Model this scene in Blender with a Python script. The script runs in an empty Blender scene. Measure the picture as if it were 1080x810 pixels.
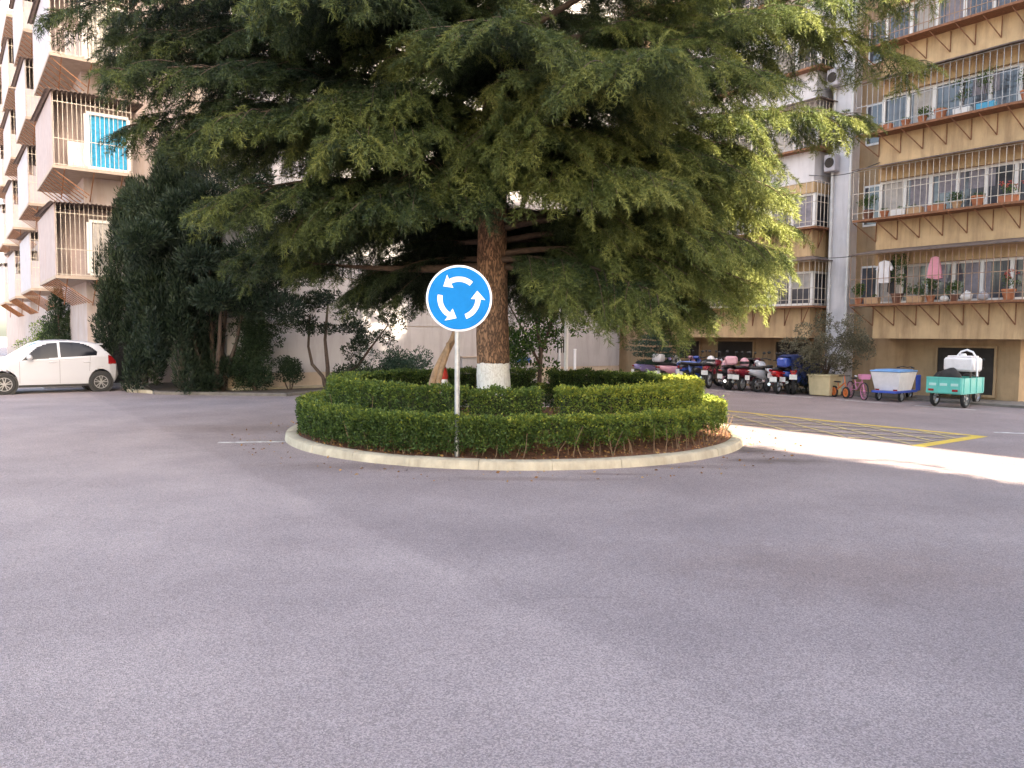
import bpy, bmesh, math, random
import numpy as np
from mathutils import Vector, Matrix, Euler
R = math.radians
random.seed(7)
rng = np.random.default_rng(11)
scn = bpy.context.scene
COL = scn.collection

# ------------------------------------------------------------------ camera
CAMZ = 1.63
cam_d = bpy.data.cameras.new('camera')
cam = bpy.data.objects.new('camera', cam_d)
COL.objects.link(cam)
cam_d.sensor_width = 36.0
cam_d.lens = 811 / 1080 * 36
cam_d.clip_start = 0.05
cam_d.clip_end = 2000
CM = Euler((R(90 - 3.53), 0, 0)).to_matrix() @ Matrix.Rotation(R(0.45), 3, 'Z')
cam.matrix_world = Matrix.Translation((0, 0, CAMZ)) @ CM.to_4x4()
scn.camera = cam


def ray(px, py):
    return CM @ Vector(((px - 540) / 811, -(py - 405) / 811, -1))


def gp(px, py, z=0.0):          # point of the ground (height z) seen at a pixel
    d = ray(px, py)
    t = (z - CAMZ) / d.z
    return Vector((d.x * t, d.y * t, z))


def pd(px, py, Y):              # point at depth Y
    d = ray(px, py)
    t = Y / d.y
    return Vector((d.x * t, Y, CAMZ + d.z * t))


U = Vector((-0.592, 0.806, 0)).normalized()    # along the right block, away from us
N = Vector((-U.y, U.x, 0))                     # out of the right block, to the road
FACE_ANG = math.atan2(U.y, U.x)

# ------------------------------------------------------------------ materials
MATS = {}


def nodes(name):
    m = bpy.data.materials.new(name)
    m.use_nodes = True
    nt = m.node_tree
    return m, nt, nt.nodes['Principled BSDF'], nt.nodes['Material Output']


def mat(name, col, rough=0.6, var=0.12, scale=6.0, bump=0.0, metal=0.0, spec=0.5, detail=5, bscale=None, stain=0.0, stain_col=None, coat=0.0):
    if name in MATS:
        return MATS[name]
    m, nt, b, out = nodes(name)
    L = nt.links.new
    tc = nt.nodes.new('ShaderNodeTexCoord')
    nz = nt.nodes.new('ShaderNodeTexNoise')
    nz.inputs['Scale'].default_value = scale
    nz.inputs['Detail'].default_value = detail
    nz.inputs['Roughness'].default_value = 0.62
    L(tc.outputs['Object'], nz.inputs['Vector'])
    rp = nt.nodes.new('ShaderNodeValToRGB')
    rp.color_ramp.elements[0].position = 0.3
    rp.color_ramp.elements[1].position = 0.72
    lo = [max(0, c * (1 - var)) for c in col]
    hi = [min(1, c * (1 + var)) for c in col]
    rp.color_ramp.elements[0].color = (*lo, 1)
    rp.color_ramp.elements[1].color = (*hi, 1)
    L(nz.outputs['Fac'], rp.inputs['Fac'])
    src = rp.outputs['Color']
    if stain > 0:
        mp = nt.nodes.new('ShaderNodeMapping')
        mp.inputs['Scale'].default_value = (1.0, 1.0, 0.13)
        L(tc.outputs['Object'], mp.inputs['Vector'])
        n2 = nt.nodes.new('ShaderNodeTexNoise')
        n2.inputs['Scale'].default_value = 3.2
        n2.inputs['Detail'].default_value = 8
        n2.inputs['Roughness'].default_value = 0.7
        L(mp.outputs['Vector'], n2.inputs['Vector'])
        r2 = nt.nodes.new('ShaderNodeValToRGB')
        r2.color_ramp.elements[0].position = 0.46
        r2.color_ramp.elements[1].position = 0.68
        r2.color_ramp.elements[0].color = (0, 0, 0, 1)
        r2.color_ramp.elements[1].color = (stain, stain, stain, 1)
        L(n2.outputs['Fac'], r2.inputs['Fac'])
        mx = nt.nodes.new('ShaderNodeMixRGB')
        L(r2.outputs['Color'], mx.inputs['Fac'])
        L(src, mx.inputs['Color1'])
        sc = stain_col or [c * 0.45 for c in col]
        mx.inputs['Color2'].default_value = (*sc, 1)
        src = mx.outputs['Color']
    L(src, b.inputs['Base Color'])
    b.inputs['Roughness'].default_value = rough
    b.inputs['Metallic'].default_value = metal
    b.inputs['Specular IOR Level'].default_value = spec
    b.inputs['Coat Weight'].default_value = coat
    if bump > 0:
        nb = nt.nodes.new('ShaderNodeTexNoise')
        nb.inputs['Scale'].default_value = bscale or scale * 6
        nb.inputs['Detail'].default_value = 4
        L(tc.outputs['Object'], nb.inputs['Vector'])
        bp = nt.nodes.new('ShaderNodeBump')
        bp.inputs['Strength'].default_value = bump
        bp.inputs['Distance'].default_value = 0.02
        L(nb.outputs['Fac'], bp.inputs['Height'])
        L(bp.outputs['Normal'], b.inputs['Normal'])
    MATS[name] = m
    return m


def leaf_mat(name, stops, trans=0.35, rough=0.55, spec=0.3):
    """leaves: colour of every leaf from its own 'tint' value"""
    m, nt, b, out = nodes(name)
    L = nt.links.new
    at = nt.nodes.new('ShaderNodeAttribute')
    at.attribute_name = 'tint'
    rp = nt.nodes.new('ShaderNodeValToRGB')
    els = rp.color_ramp.elements
    while len(els) < len(stops):
        els.new(0.5)
    for e, (p, c) in zip(els, stops):
        e.position = p
        e.color = (*c, 1)
    L(at.outputs['Fac'], rp.inputs['Fac'])
    L(rp.outputs['Color'], b.inputs['Base Color'])
    b.inputs['Roughness'].default_value = rough
    b.inputs['Specular IOR Level'].default_value = spec
    tr = nt.nodes.new('ShaderNodeBsdfTranslucent')
    L(rp.outputs['Color'], tr.inputs['Color'])
    mx = nt.nodes.new('ShaderNodeMixShader')
    mx.inputs['Fac'].default_value = trans
    L(b.outputs['BSDF'], mx.inputs[1])
    L(tr.outputs['BSDF'], mx.inputs[2])
    L(mx.outputs['Shader'], out.inputs['Surface'])
    MATS[name] = m
    return m


def glass_mat(name, col, rough=0.08, scale=1.2, var=0.5):
    m = mat(name, col, rough, var, scale, spec=0.8)
    return m


# ------------------------------------------------------------------ mesh helpers
class MB:
    def __init__(self):
        self.v = []
        self.f = []

    def add(self, vs, fs, M=None):
        o = len(self.v)
        if M is not None:
            vs = [M @ Vector(p) for p in vs]
        self.v += [tuple(p) for p in vs]
        self.f += [tuple(i + o for i in f) for f in fs]
        return self

    def box(self, c, s, rz=0.0, M=None, taper=1.0, bev=0.0):
        hx, hy, hz = s[0] / 2, s[1] / 2, s[2] / 2
        T = Matrix.Translation(c) @ Matrix.Rotation(rz, 4, 'Z')
        if M is not None:
            T = M @ T
        if bev > 0:
            bv = min(bev, hx * .9, hy * .9, hz * .9)
            vs, rings = [], []
            for (z, d) in ((-hz, bv), (-hz + bv, 0), (hz - bv, 0), (hz, bv)):
                ring = []
                x, y = hx - d, hy - d
                k = bv if d == 0 else 0
                for (a, b2) in ((x - k, -y), (x, -y + k), (x, y - k), (x - k, y), (-x + k, y), (-x, y - k), (-x, -y + k), (-x + k, -y)):
                    ring.append(len(vs))
                    t = taper if z > 0 else 1.0
                    vs.append((a * t, b2 * t, z))
                rings.append(ring)
            fs = [tuple(reversed(rings[0])), tuple(rings[-1])]
            for r0, r1 in zip(rings, rings[1:]):
                for i in range(8):
                    j = (i + 1) % 8
                    fs.append((r0[i], r0[j], r1[j], r1[i]))
            return self.add(vs, fs, T)
        t = taper
        vs = [(-hx, -hy, -hz), (hx, -hy, -hz), (hx, hy, -hz), (-hx, hy, -hz),
              (-hx * t, -hy * t, hz), (hx * t, -hy * t, hz), (hx * t, hy * t, hz), (-hx * t, hy * t, hz)]
        fs = [(3, 2, 1, 0), (4, 5, 6, 7), (0, 1, 5, 4), (1, 2, 6, 5), (2, 3, 7, 6), (3, 0, 4, 7)]
        return self.add(vs, fs, T)

    def tube(self, pts, rad, n=8, M=None, cap=True, jit=0.0):
        pts = [Vector(p) for p in pts]
        if not hasattr(rad, '__len__'):
            rad = [rad] * len(pts)
        vs, fs = [], []
        prev = None
        for i, p in enumerate(pts):
            d = (pts[min(i + 1, len(pts) - 1)] - pts[max(i - 1, 0)])
            if d.length < 1e-9:
                d = Vector((0, 0, 1))
            d.normalize()
            if prev is None:
                a = d.orthogonal().normalized()
            else:
                a = (prev - d * prev.dot(d))
                a = a.normalized() if a.length > 1e-6 else d.orthogonal().normalized()
            prev = a
            b = d.cross(a)
            for k in range(n):
                th = 2 * math.pi * k / n
                r = rad[i] * (1 + (random.uniform(-jit, jit) if jit else 0))
                vs.append(p + (a * math.cos(th) + b * math.sin(th)) * r)
        for i in range(len(pts) - 1):
            for k in range(n):
                k2 = (k + 1) % n
                fs.append((i * n + k, i * n + k2, (i + 1) * n + k2, (i + 1) * n + k))
        if cap:
            fs.append(tuple(reversed(range(n))))
            fs.append(tuple(range((len(pts) - 1) * n, len(pts) * n)))
        return self.add(vs, fs, M)

    def lathe(self, prof, n=24, M=None, close=False):
        vs, fs = [], []
        for (r, z) in prof:
            for k in range(n):
                th = 2 * math.pi * k / n
                vs.append((r * math.cos(th), r * math.sin(th), z))
        m = len(prof)
        rngi = range(m) if close else range(m - 1)
        for i in rngi:
            i2 = (i + 1) % m
            for k in range(n):
                k2 = (k + 1) % n
                fs.append((i * n + k, i * n + k2, i2 * n + k2, i2 * n + k))
        if not close:
            fs.append(tuple(reversed(range(n))))
            fs.append(tuple(range((m - 1) * n, m * n)))
        return self.add(vs, fs, M)

    def prism(self, poly, z0, z1, M=None):
        n = len(poly)
        vs = [(x, y, z0) for x, y in poly] + [(x, y, z1) for x, y in poly]
        fs = [tuple(reversed(range(n))), tuple(range(n, 2 * n))]
        for i in range(n):
            j = (i + 1) % n
            fs.append((i, j, n + j, n + i))
        return self.add(vs, fs, M)

    def ribbon(self, pa, pb, z0, z1, M=None):
        """wall between two equally long plan lines"""
        n = len(pa)
        vs = [(x, y, z0) for x, y in pa] + [(x, y, z0) for x, y in pb] + [(x, y, z1) for x, y in pa] + [(x, y, z1) for x, y in pb]
        fs = []
        for i in range(n - 1):
            fs += [(i, i + 1, 2 * n + i + 1, 2 * n + i), (n + i + 1, n + i, 3 * n + i, 3 * n + i + 1),
                   (2 * n + i, 2 * n + i + 1, 3 * n + i + 1, 3 * n + i), (i + 1, i, n + i, n + i + 1)]
        fs += [(0, 2 * n, 3 * n, n), (n - 1, 2 * n - 1, 4 * n - 1, 3 * n - 1)]
        return self.add(vs, fs, M)

    def ell(self, c, r, n=14, m=9, M=None):
        vs, fs = [], []
        for i in range(m + 1):
            ph = math.pi * i / m
            for k in range(n):
                th = 2 * math.pi * k / n
                vs.append((c[0] + r[0] * math.sin(ph) * math.cos(th), c[1] + r[1] * math.sin(ph) * math.sin(th), c[2] - r[2] * math.cos(ph)))
        for i in range(m):
            for k in range(n):
                k2 = (k + 1) % n
                fs.append((i * n + k, i * n + k2, (i + 1) * n + k2, (i + 1) * n + k))
        return self.add(vs, fs, M)

    def build(self, name, m, parent=None, smooth=False, weld=False):
        me = bpy.data.meshes.new(name)
        me.from_pydata(self.v, [], self.f)
        bm = bmesh.new()
        bm.from_mesh(me)
        bmesh.ops.remove_doubles(bm, verts=bm.verts, dist=1e-5) if weld else None
        bmesh.ops.recalc_face_normals(bm, faces=bm.faces)
        bm.to_mesh(me)
        bm.free()
        if m is not None:
            me.materials.append(m)
        if smooth:
            me.shade_smooth()
            if smooth != 'all':
                me.set_sharp_from_angle(angle=R(40))
        o = bpy.data.objects.new(name, me)
        COL.objects.link(o)
        if parent is not None:
            o.parent = parent
        return o


def tag(o, label=None, cat=None, group=None, kind=None):
    if label:
        o['label'] = label
    if cat:
        o['category'] = cat
    if group:
        o['group'] = group
    if kind:
        o['kind'] = kind
    return o


def thing(name, label, cat, loc=(0, 0, 0), rz=0.0, group=None):
    o = bpy.data.objects.new(name, None)
    o.empty_display_size = 0.2
    COL.objects.link(o)
    o.location = loc
    o.rotation_euler = (0, 0, rz)
    return tag(o, label, cat, group)


def copy_thing(src, loc, rz, label=None, group=None, mats=None):
    """a copy of a thing, its parts and their sub-parts; mats swaps materials on the copy"""
    def rec(o, parent):
        c = o.copy()
        COL.objects.link(c)
        if parent is not None:
            c.parent = parent
        if mats and o.type == 'MESH':
            for s in c.material_slots:
                if s.material and s.material.name in mats:
                    k = mats[s.material.name]
                    s.link = 'OBJECT'
                    s.material = k
        for ch in list(o.children):
            rec(ch, c)
        return c
    r = rec(src, None)
    r.location = loc
    r.rotation_euler = (0, 0, rz)
    tag(r, label, None, group)
    return r


def np_mesh(name, V, nper, m, parent=None, tint=None):
    """many equal polygons of nper corners each, V: (K, nper, 3)"""
    K = V.shape[0]
    me = bpy.data.meshes.new(name)
    nv = K * nper
    me.vertices.add(nv)
    me.vertices.foreach_set('co', np.ascontiguousarray(V, dtype=np.float32).ravel())
    me.loops.add(nv)
    me.loops.foreach_set('vertex_index', np.arange(nv, dtype=np.int32))
    me.polygons.add(K)
    me.polygons.foreach_set('loop_start', np.arange(0, nv, nper, dtype=np.int32))
    if tint is not None:
        a = me.attributes.new('tint', 'FLOAT', 'FACE')
        a.data.foreach_set('value', np.ascontiguousarray(tint, dtype=np.float32))
    me.update(calc_edges=True)
    me.materials.append(m)
    o = bpy.data.objects.new(name, me)
    COL.objects.link(o)
    if parent is not None:
        o.parent = parent
    return o


def unit(a):
    return a / (np.linalg.norm(a, axis=-1, keepdims=True) + 1e-9)


def leaf_quads(P, D, size, wid=0.5, fold=0.0):
    """diamond leaves at P pointing along D"""
    D = unit(D)
    S = unit(np.cross(D, rng.normal(size=P.shape)))
    s = np.broadcast_to(np.asarray(size, dtype=float).reshape(-1, 1), (len(P), 1))
    w = s * wid * 0.5
    nrm = np.cross(D, S)
    return np.stack([P, P + D * s * .5 + S * w + nrm * s * fold, P + D * s, P + D * s * .5 - S * w + nrm * s * fold], axis=1)


def leaf_tris(P, D, size, wid):
    D = unit(D)
    S = unit(np.cross(D, rng.normal(size=P.shape)))
    s = np.broadcast_to(np.asarray(size, dtype=float).reshape(-1, 1), (len(P), 1))
    w = np.broadcast_to(np.asarray(wid, dtype=float).reshape(-1, 1), (len(P), 1)) * .5
    return np.stack([P + S * w, P - S * w, P + D * s], axis=1)


# ------------------------------------------------------------------ world, sun
SUN_EL = 30.0
sun_h = Vector((-U.x, -U.y, 0))                 # horizontal direction TO the sun
sun_dir = (sun_h * math.cos(R(SUN_EL)) + Vector((0, 0, math.sin(R(SUN_EL))))).normalized()
w = bpy.data.worlds.new('World')
scn.world = w
w.use_nodes = True
wn = w.node_tree
bg = wn.nodes['Background']
sky = wn.nodes.new('ShaderNodeTexSky')
sky.sky_type = 'NISHITA'
sky.sun_disc = False
sky.sun_elevation = R(SUN_EL)
sky.sun_rotation = math.atan2(sun_h.x, sun_h.y)
sky.air_density = 1.0
sky.dust_density = 3.0
sky.ozone_density = 1.0
wn.links.new(sky.outputs['Color'], bg.inputs['Color'])
bg.inputs['Strength'].default_value = 0.15
sd = bpy.data.lights.new('sun', 'SUN')
so = bpy.data.objects.new('sun', sd)
COL.objects.link(so)
sd.energy = 5.0
sd.angle = R(0.5)
sd.color = (1.0, 0.95, 0.86)
so.rotation_euler = sun_dir.to_track_quat('Z', 'Y').to_euler()
so.location = (0, -20, 40)
vs = scn.view_settings
vs.view_transform = 'Standard'
vs.look = 'None'
vs.gamma = 1.0
vs.exposure = 2.75
vs.use_white_balance = True
vs.white_balance_temperature = 7600
vs.white_balance_tint = 10
scn.cycles.use_denoising = True
scn.cycles.max_bounces = 8
scn.cycles.transparent_max_bounces = 8

# ------------------------------------------------------------------ ground
IS = Vector((0.05, 13.05, 0))                   # island centre


def asphalt():
    m, nt, b, out = nodes('asphalt')
    L = nt.links.new
    tc = nt.nodes.new('ShaderNodeTexCoord')
    P = tc.outputs['Object']

    def noise(scale, detail=4, rough=.6, vec=None):
        n = nt.nodes.new('ShaderNodeTexNoise')
        n.inputs['Scale'].default_value = scale
        n.inputs['Detail'].default_value = detail
        n.inputs['Roughness'].default_value = rough
        L(vec or P, n.inputs['Vector'])
        return n.outputs['Fac']

    def ramp(src, a, b2, ca, cb):
        r = nt.nodes.new('ShaderNodeValToRGB')
        r.color_ramp.elements[0].position = a
        r.color_ramp.elements[1].position = b2
        r.color_ramp.elements[0].color = (*ca, 1)
        r.color_ramp.elements[1].color = (*cb, 1)
        L(src, r.inputs['Fac'])
        return r.outputs['Color']

    def mix(mode, fac, c1, c2):
        x = nt.nodes.new('ShaderNodeMixRGB')
        x.blend_type = mode
        for s, v in ((x.inputs['Fac'], fac), (x.inputs['Color1'], c1), (x.inputs['Color2'], c2)):
            if hasattr(v, 'links') or hasattr(v, 'is_output'):
                L(v, s)
            elif isinstance(v, tuple):
                s.default_value = (*v, 1)
            else:
                s.default_value = v
        return x.outputs['Color']
    base = ramp(noise(.35, 6, .6), .3, .7, (.262, .211, .208), (.326, .268, .260))
    # aggregate: pale stones and dark pits
    vo = nt.nodes.new('ShaderNodeTexVoronoi')
    vo.inputs['Scale'].default_value = 150
    L(P, vo.inputs['Vector'])
    sp = nt.nodes.new('ShaderNodeSeparateColor')
    L(vo.outputs['Color'], sp.inputs['Color'])
    grain = ramp(sp.outputs['Red'], .05, .95, (.58, .58, .59), (1.36, 1.35, 1.36))
    c = mix('MULTIPLY', .85, base, grain)
    c = mix('MULTIPLY', .4, c, ramp(noise(75, 5, .75), .34, .66, (.6, .6, .6), (1.3, 1.3, 1.3)))
    v2 = nt.nodes.new('ShaderNodeTexVoronoi')
    v2.inputs['Scale'].default_value = 55
    L(P, v2.inputs['Vector'])
    c = mix('MULTIPLY', .6, c, ramp(v2.outputs['Distance'], .05, .14, (.4, .38, .39), (1, 1, 1)))
    # broad worn and dusty patches
    c = mix('MULTIPLY', .55, c, ramp(noise(.9, 5, .65), .35, .65, (.82, .81, .82), (1.12, 1.11, 1.10)))
    # a paving joint running across the foreground: a step in tone
    sx = nt.nodes.new('ShaderNodeSeparateXYZ')
    L(P, sx.inputs['Vector'])
    a = gp(350, 540)
    e = gp(720, 720)
    dv = (e - a)
    nn = Vector((-dv.y, dv.x, 0)).normalized()
    dn = nt.nodes.new('ShaderNodeVectorMath')
    dn.operation = 'DOT_PRODUCT'
    L(P, dn.inputs[0])
    dn.inputs[1].default_value = nn
    of = nt.nodes.new('ShaderNodeMath')
    of.operation = 'SUBTRACT'
    L(dn.outputs['Value'], of.inputs[0])
    of.inputs[1].default_value = nn.dot(a)
    wob = nt.nodes.new('ShaderNodeMath')
    wob.operation = 'MULTIPLY_ADD'
    L(noise(6, 4, .7), wob.inputs[0])
    wob.inputs[1].default_value = .16
    L(of.outputs[0], wob.inputs[2])
    mr = nt.nodes.new('ShaderNodeMapRange')
    mr.inputs['From Min'].default_value = .02
    mr.inputs['From Max'].default_value = .14
    L(wob.outputs[0], mr.inputs['Value'])
    c = mix('MULTIPLY', 1.0, c, ramp(mr.outputs['Result'], 0, 1, (1.065, 1.06, 1.055), (.94, .933, .937)))
    # worn wheel tracks circling the island, broken up by noise
    dv2 = nt.nodes.new('ShaderNodeVectorMath')
    dv2.operation = 'DISTANCE'
    L(P, dv2.inputs[0])
    dv2.inputs[1].default_value = IS
    w1 = nt.nodes.new('ShaderNodeMath')
    w1.operation = 'MULTIPLY_ADD'
    L(noise(.7, 4, .6), w1.inputs[0])
    w1.inputs[1].default_value = .7
    L(dv2.outputs['Value'], w1.inputs[2])
    sn = nt.nodes.new('ShaderNodeMath')
    sn.operation = 'SINE'
    m4 = nt.nodes.new('ShaderNodeMath')
    m4.operation = 'MULTIPLY'
    L(w1.outputs[0], m4.inputs[0])
    m4.inputs[1].default_value = 3.3
    L(m4.outputs[0], sn.inputs[0])
    m5 = nt.nodes.new('ShaderNodeMapRange')
    m5.inputs['From Min'].default_value = -.2
    m5.inputs['From Max'].default_value = 1.0
    L(sn.outputs[0], m5.inputs['Value'])
    c = mix('MULTIPLY', 1.0, c, ramp(m5.outputs['Result'], 0, 1, (.975, .972, .972), (1.035, 1.035, 1.03)))
    # hairline cracks, only here and there
    vc = nt.nodes.new('ShaderNodeTexVoronoi')
    vc.feature = 'DISTANCE_TO_EDGE'
    vc.inputs['Scale'].default_value = .55
    wv = nt.nodes.new('ShaderNodeTexNoise')
    wv.inputs['Scale'].default_value = 1.4
    wv.inputs['Detail'].default_value = 7
    L(P, wv.inputs['Vector'])
    wm = nt.nodes.new('ShaderNodeMixRGB')
    wm.inputs['Fac'].default_value = .35
    L(P, wm.inputs['Color1'])
    L(wv.outputs['Color'], wm.inputs['Color2'])
    L(wm.outputs['Color'], vc.inputs['Vector'])
    cr = ramp(vc.outputs['Distance'], .0015, .006, (.55, .54, .54), (1, 1, 1))
    c = mix('MULTIPLY', ramp(noise(.33, 2, .5), .52, .62, (0, 0, 0), (.35, .35, .35)), c, cr)
    # soft dark patches beside the kerb and out on the road
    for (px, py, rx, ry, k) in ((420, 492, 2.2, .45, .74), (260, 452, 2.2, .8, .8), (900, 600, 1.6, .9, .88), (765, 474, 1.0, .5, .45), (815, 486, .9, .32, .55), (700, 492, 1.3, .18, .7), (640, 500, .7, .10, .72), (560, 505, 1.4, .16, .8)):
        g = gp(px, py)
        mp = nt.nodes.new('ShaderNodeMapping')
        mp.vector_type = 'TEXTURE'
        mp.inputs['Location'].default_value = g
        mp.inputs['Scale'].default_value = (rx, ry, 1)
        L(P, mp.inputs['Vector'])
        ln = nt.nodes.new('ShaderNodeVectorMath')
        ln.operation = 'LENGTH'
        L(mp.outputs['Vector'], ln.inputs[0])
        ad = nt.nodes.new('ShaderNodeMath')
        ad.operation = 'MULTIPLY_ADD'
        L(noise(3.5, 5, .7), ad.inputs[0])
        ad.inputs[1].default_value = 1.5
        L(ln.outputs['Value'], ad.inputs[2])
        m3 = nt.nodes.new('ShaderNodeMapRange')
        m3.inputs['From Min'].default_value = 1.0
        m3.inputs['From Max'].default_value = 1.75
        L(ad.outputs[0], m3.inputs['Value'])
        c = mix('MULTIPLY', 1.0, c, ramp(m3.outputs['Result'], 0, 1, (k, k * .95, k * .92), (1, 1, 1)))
    L(c, b.inputs['Base Color'])
    b.inputs['Roughness'].default_value = .78
    b.inputs['Specular IOR Level'].default_value = .35
    bp = nt.nodes.new('ShaderNodeBump')
    bp.inputs['Strength'].default_value = .55
    bp.inputs['Distance'].default_value = .008
    L(vo.outputs['Distance'], bp.inputs['Height'])
    L(bp.outputs['Normal'], b.inputs['Normal'])
    return m


g = MB()
g.add([(-300, -300, 0), (300, -300, 0), (300, 300, 0), (-300, 300, 0)], [(0, 1, 2, 3)])
tag(g.build('road', asphalt()), kind='structure')

# painted yellow box: outline and cross-hatching, worn; c = across the road, s = along it
ORG = Vector((0, 0, 0))


def cs(c, s, z=0.0):
    return N * (-c) + U * s + Vector((0, 0, z))


def paint_mat(name, col, wear=.5, scale=9):
    m, nt, b, out = nodes(name)
    L = nt.links.new
    tc = nt.nodes.new('ShaderNodeTexCoord')
    n = nt.nodes.new('ShaderNodeTexNoise')
    n.inputs['Scale'].default_value = scale
    n.inputs['Detail'].default_value = 8
    n.inputs['Roughness'].default_value = .75
    L(tc.outputs['Object'], n.inputs['Vector'])
    r = nt.nodes.new('ShaderNodeValToRGB')
    r.color_ramp.elements[0].position = wear - .08
    r.color_ramp.elements[1].position = wear + .1
    r.color_ramp.elements[0].color = (.275, .232, .224, 1)
    r.color_ramp.elements[1].color = (*col, 1)
    L(n.outputs['Fac'], r.inputs['Fac'])
    L(r.outputs['Color'], b.inputs['Base Color'])
    b.inputs['Roughness'].default_value = .7
    return m


yel = paint_mat('yellow_road_paint', (.62, .43, .06), .36)
yel2 = paint_mat('faded_yellow_road_paint', (.62, .47, .17), .48)


def strip(mb, p, q, wd, z=.004):
    d = (q - p).normalized()
    s = Vector((-d.y, d.x, 0)) * wd / 2
    mb.add([p + s + Vector((0, 0, z)), p - s + Vector((0, 0, z)), q - s + Vector((0, 0, z)), q + s + Vector((0, 0, z))], [(0, 1, 2, 3)])


mk = MB()
C0, C1, S0, S1 = 11.95, 14.1, 5.75, 17.0
strip(mk, cs(C1, S0 - .09), cs(C1, S1), .15)
strip(mk, cs(C0, S0), cs(C1 - .08, S0), .2)
tag(mk.build('road_marking', yel), kind='structure')
mk = MB()
for k in range(-4, 16):
    # family parallel to the road's edge drifting across it, and the crossing family
    for sg in (1, -1):
        pts = []
        s_a = S0 + k * 1.15
        # line c = C0 + sg*(s - s_a)*.55
        lo_, hi_ = None, None
        for i in range(120):
            s_ = S0 + .12 + i * (S1 - S0 - .2) / 119
            c_ = (C0 + (s_ - s_a) * .62) if sg > 0 else (C1 - (s_ - s_a) * .62)
            if C0 < c_ < C1 - .08:
                if lo_ is None:
                    lo_ = (c_, s_)
                hi_ = (c_, s_)
        if lo_ and hi_ and hi_[1] - lo_[1] > .3:
            strip(mk, cs(*lo_), cs(*hi_), .075, .008 if sg > 0 else .012)
tag(mk.build('road_marking', yel2), kind='structure')
wht = paint_mat('worn_white_road_paint', (.62, .61, .58), .46, 7)
mk = MB()
strip(mk, gp(1048, 456), gp(1120, 459), .17)
strip(mk, gp(230, 467), gp(301, 466), .12)
tag(mk.build('road_marking', wht), kind='structure')
mk = MB()
for i in range(9):        # faint edge line by the parked bikes
    strip(mk, cs(19.3, 8 + i * 2.1), cs(19.3, 9.4 + i * 2.1), .1)
tag(mk.build('road_marking', wht), kind='structure')

# kerbed island
conc = mat('kerb_concrete', (.42, .36, .265), .88, .2, 4, .5, stain=.55, stain_col=(.22, .175, .12))
kb = MB()
kprof = [(3.56, -.02), (3.56, .095), (3.585, .112), (3.7, .112), (3.735, .10), (3.75, .075), (3.765, -.02)]
NSEG = 26
for k in range(NSEG):
    a0, a1 = 2 * math.pi * k / NSEG + .0007, 2 * math.pi * (k + 1) / NSEG - .0007
    dz, dr = random.uniform(-.005, .005), random.uniform(-.006, .006)
    vv, ff, M_, n_ = [], [], 6, len(kprof)
    for i in range(M_ + 1):
        a = a0 + (a1 - a0) * i / M_
        for (r, z) in kprof:
            vv.append((IS.x + (r + dr) * math.cos(a), IS.y + (r + dr) * math.sin(a), z + dz))
    for i in range(M_):
        for j in range(n_):
            j2 = (j + 1) % n_
            ff.append((i * n_ + j, i * n_ + j2, (i + 1) * n_ + j2, (i + 1) * n_ + j))
    ff += [tuple(range(n_)), tuple(range(M_ * n_, (M_ + 1) * n_))]
    kb.add(vv, ff)
kb.lathe([(3.575, -.02), (3.575, .095), (3.735, .08), (3.745, -.02)], 96, Matrix.Translation(IS), close=True)
kerb = kb.build('roundabout_kerb', conc, smooth=True)
tag(kerb, kind='structure')


def soil_mat():
    m = mat('red_soil', (.15, .06, .028), .95, .5, 14, .8, bscale=60)
    return m


sb = MB()
nr, na = 14, 96
vs_, fs_ = [], []
for i in range(nr + 1):
    r = 3.57 * i / nr
    for k in range(na):
        th = 2 * math.pi * k / na
        z = .09 + .30 * (1 - min(1, r / 3.3)) ** .8 + random.uniform(-.012, .012) * (r < 3.4)
        vs_.append((IS.x + r * math.cos(th), IS.y + r * math.sin(th), z))
for i in range(nr):
    for k in range(na):
        k2 = (k + 1) % na
        fs_.append((i * na + k, i * na + k2, (i + 1) * na + k2, (i + 1) * na + k))
sb.add(vs_, fs_)
tag(sb.build('soil', soil_mat(), smooth='all'), kind='structure')
# dry leaf litter on the soil and a little along the kerb
n = 4200
th = rng.uniform(0, 2 * np.pi, n)
rr = np.where(rng.random(n) < .93, np.sqrt(rng.uniform(1.5 ** 2, 3.55 ** 2, n)), rng.uniform(3.8, 4.6, n))
P = np.stack([IS.x + rr * np.cos(th), IS.y + rr * np.sin(th), np.where(rr < 3.6, .105 + .30 * np.clip(1 - rr / 3.3, 0, 1) ** .8, .008)], 1)
D = rng.normal(size=(n, 3)) * [1, 1, .3]
lit = leaf_mat('dry_leaf', [(0, (.12, .05, .02)), (.5, (.27, .13, .05)), (1, (.45, .27, .1))], .1)
tag(np_mesh('fallen_leaves', leaf_quads(P, D, rng.uniform(.025, .06, n), .6), 4, lit, tint=rng.random(n)), kind='stuff')

SPB = gp(482, 479, .12)
# ------------------------------------------------------------------ hedges
hedge_m = leaf_mat('hedge_leaf', [(0, (.02, .04, .011)), (.35, (.06, .105, .026)), (.7, (.15, .20, .035)), (1, (.34, .34, .05))], .3)
twig_m = mat('twig_bark', (.16, .10, .06), .9, .3, 20)
core_m = mat('hedge_inside', (.025, .032, .012), .95, .3, 20)


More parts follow.
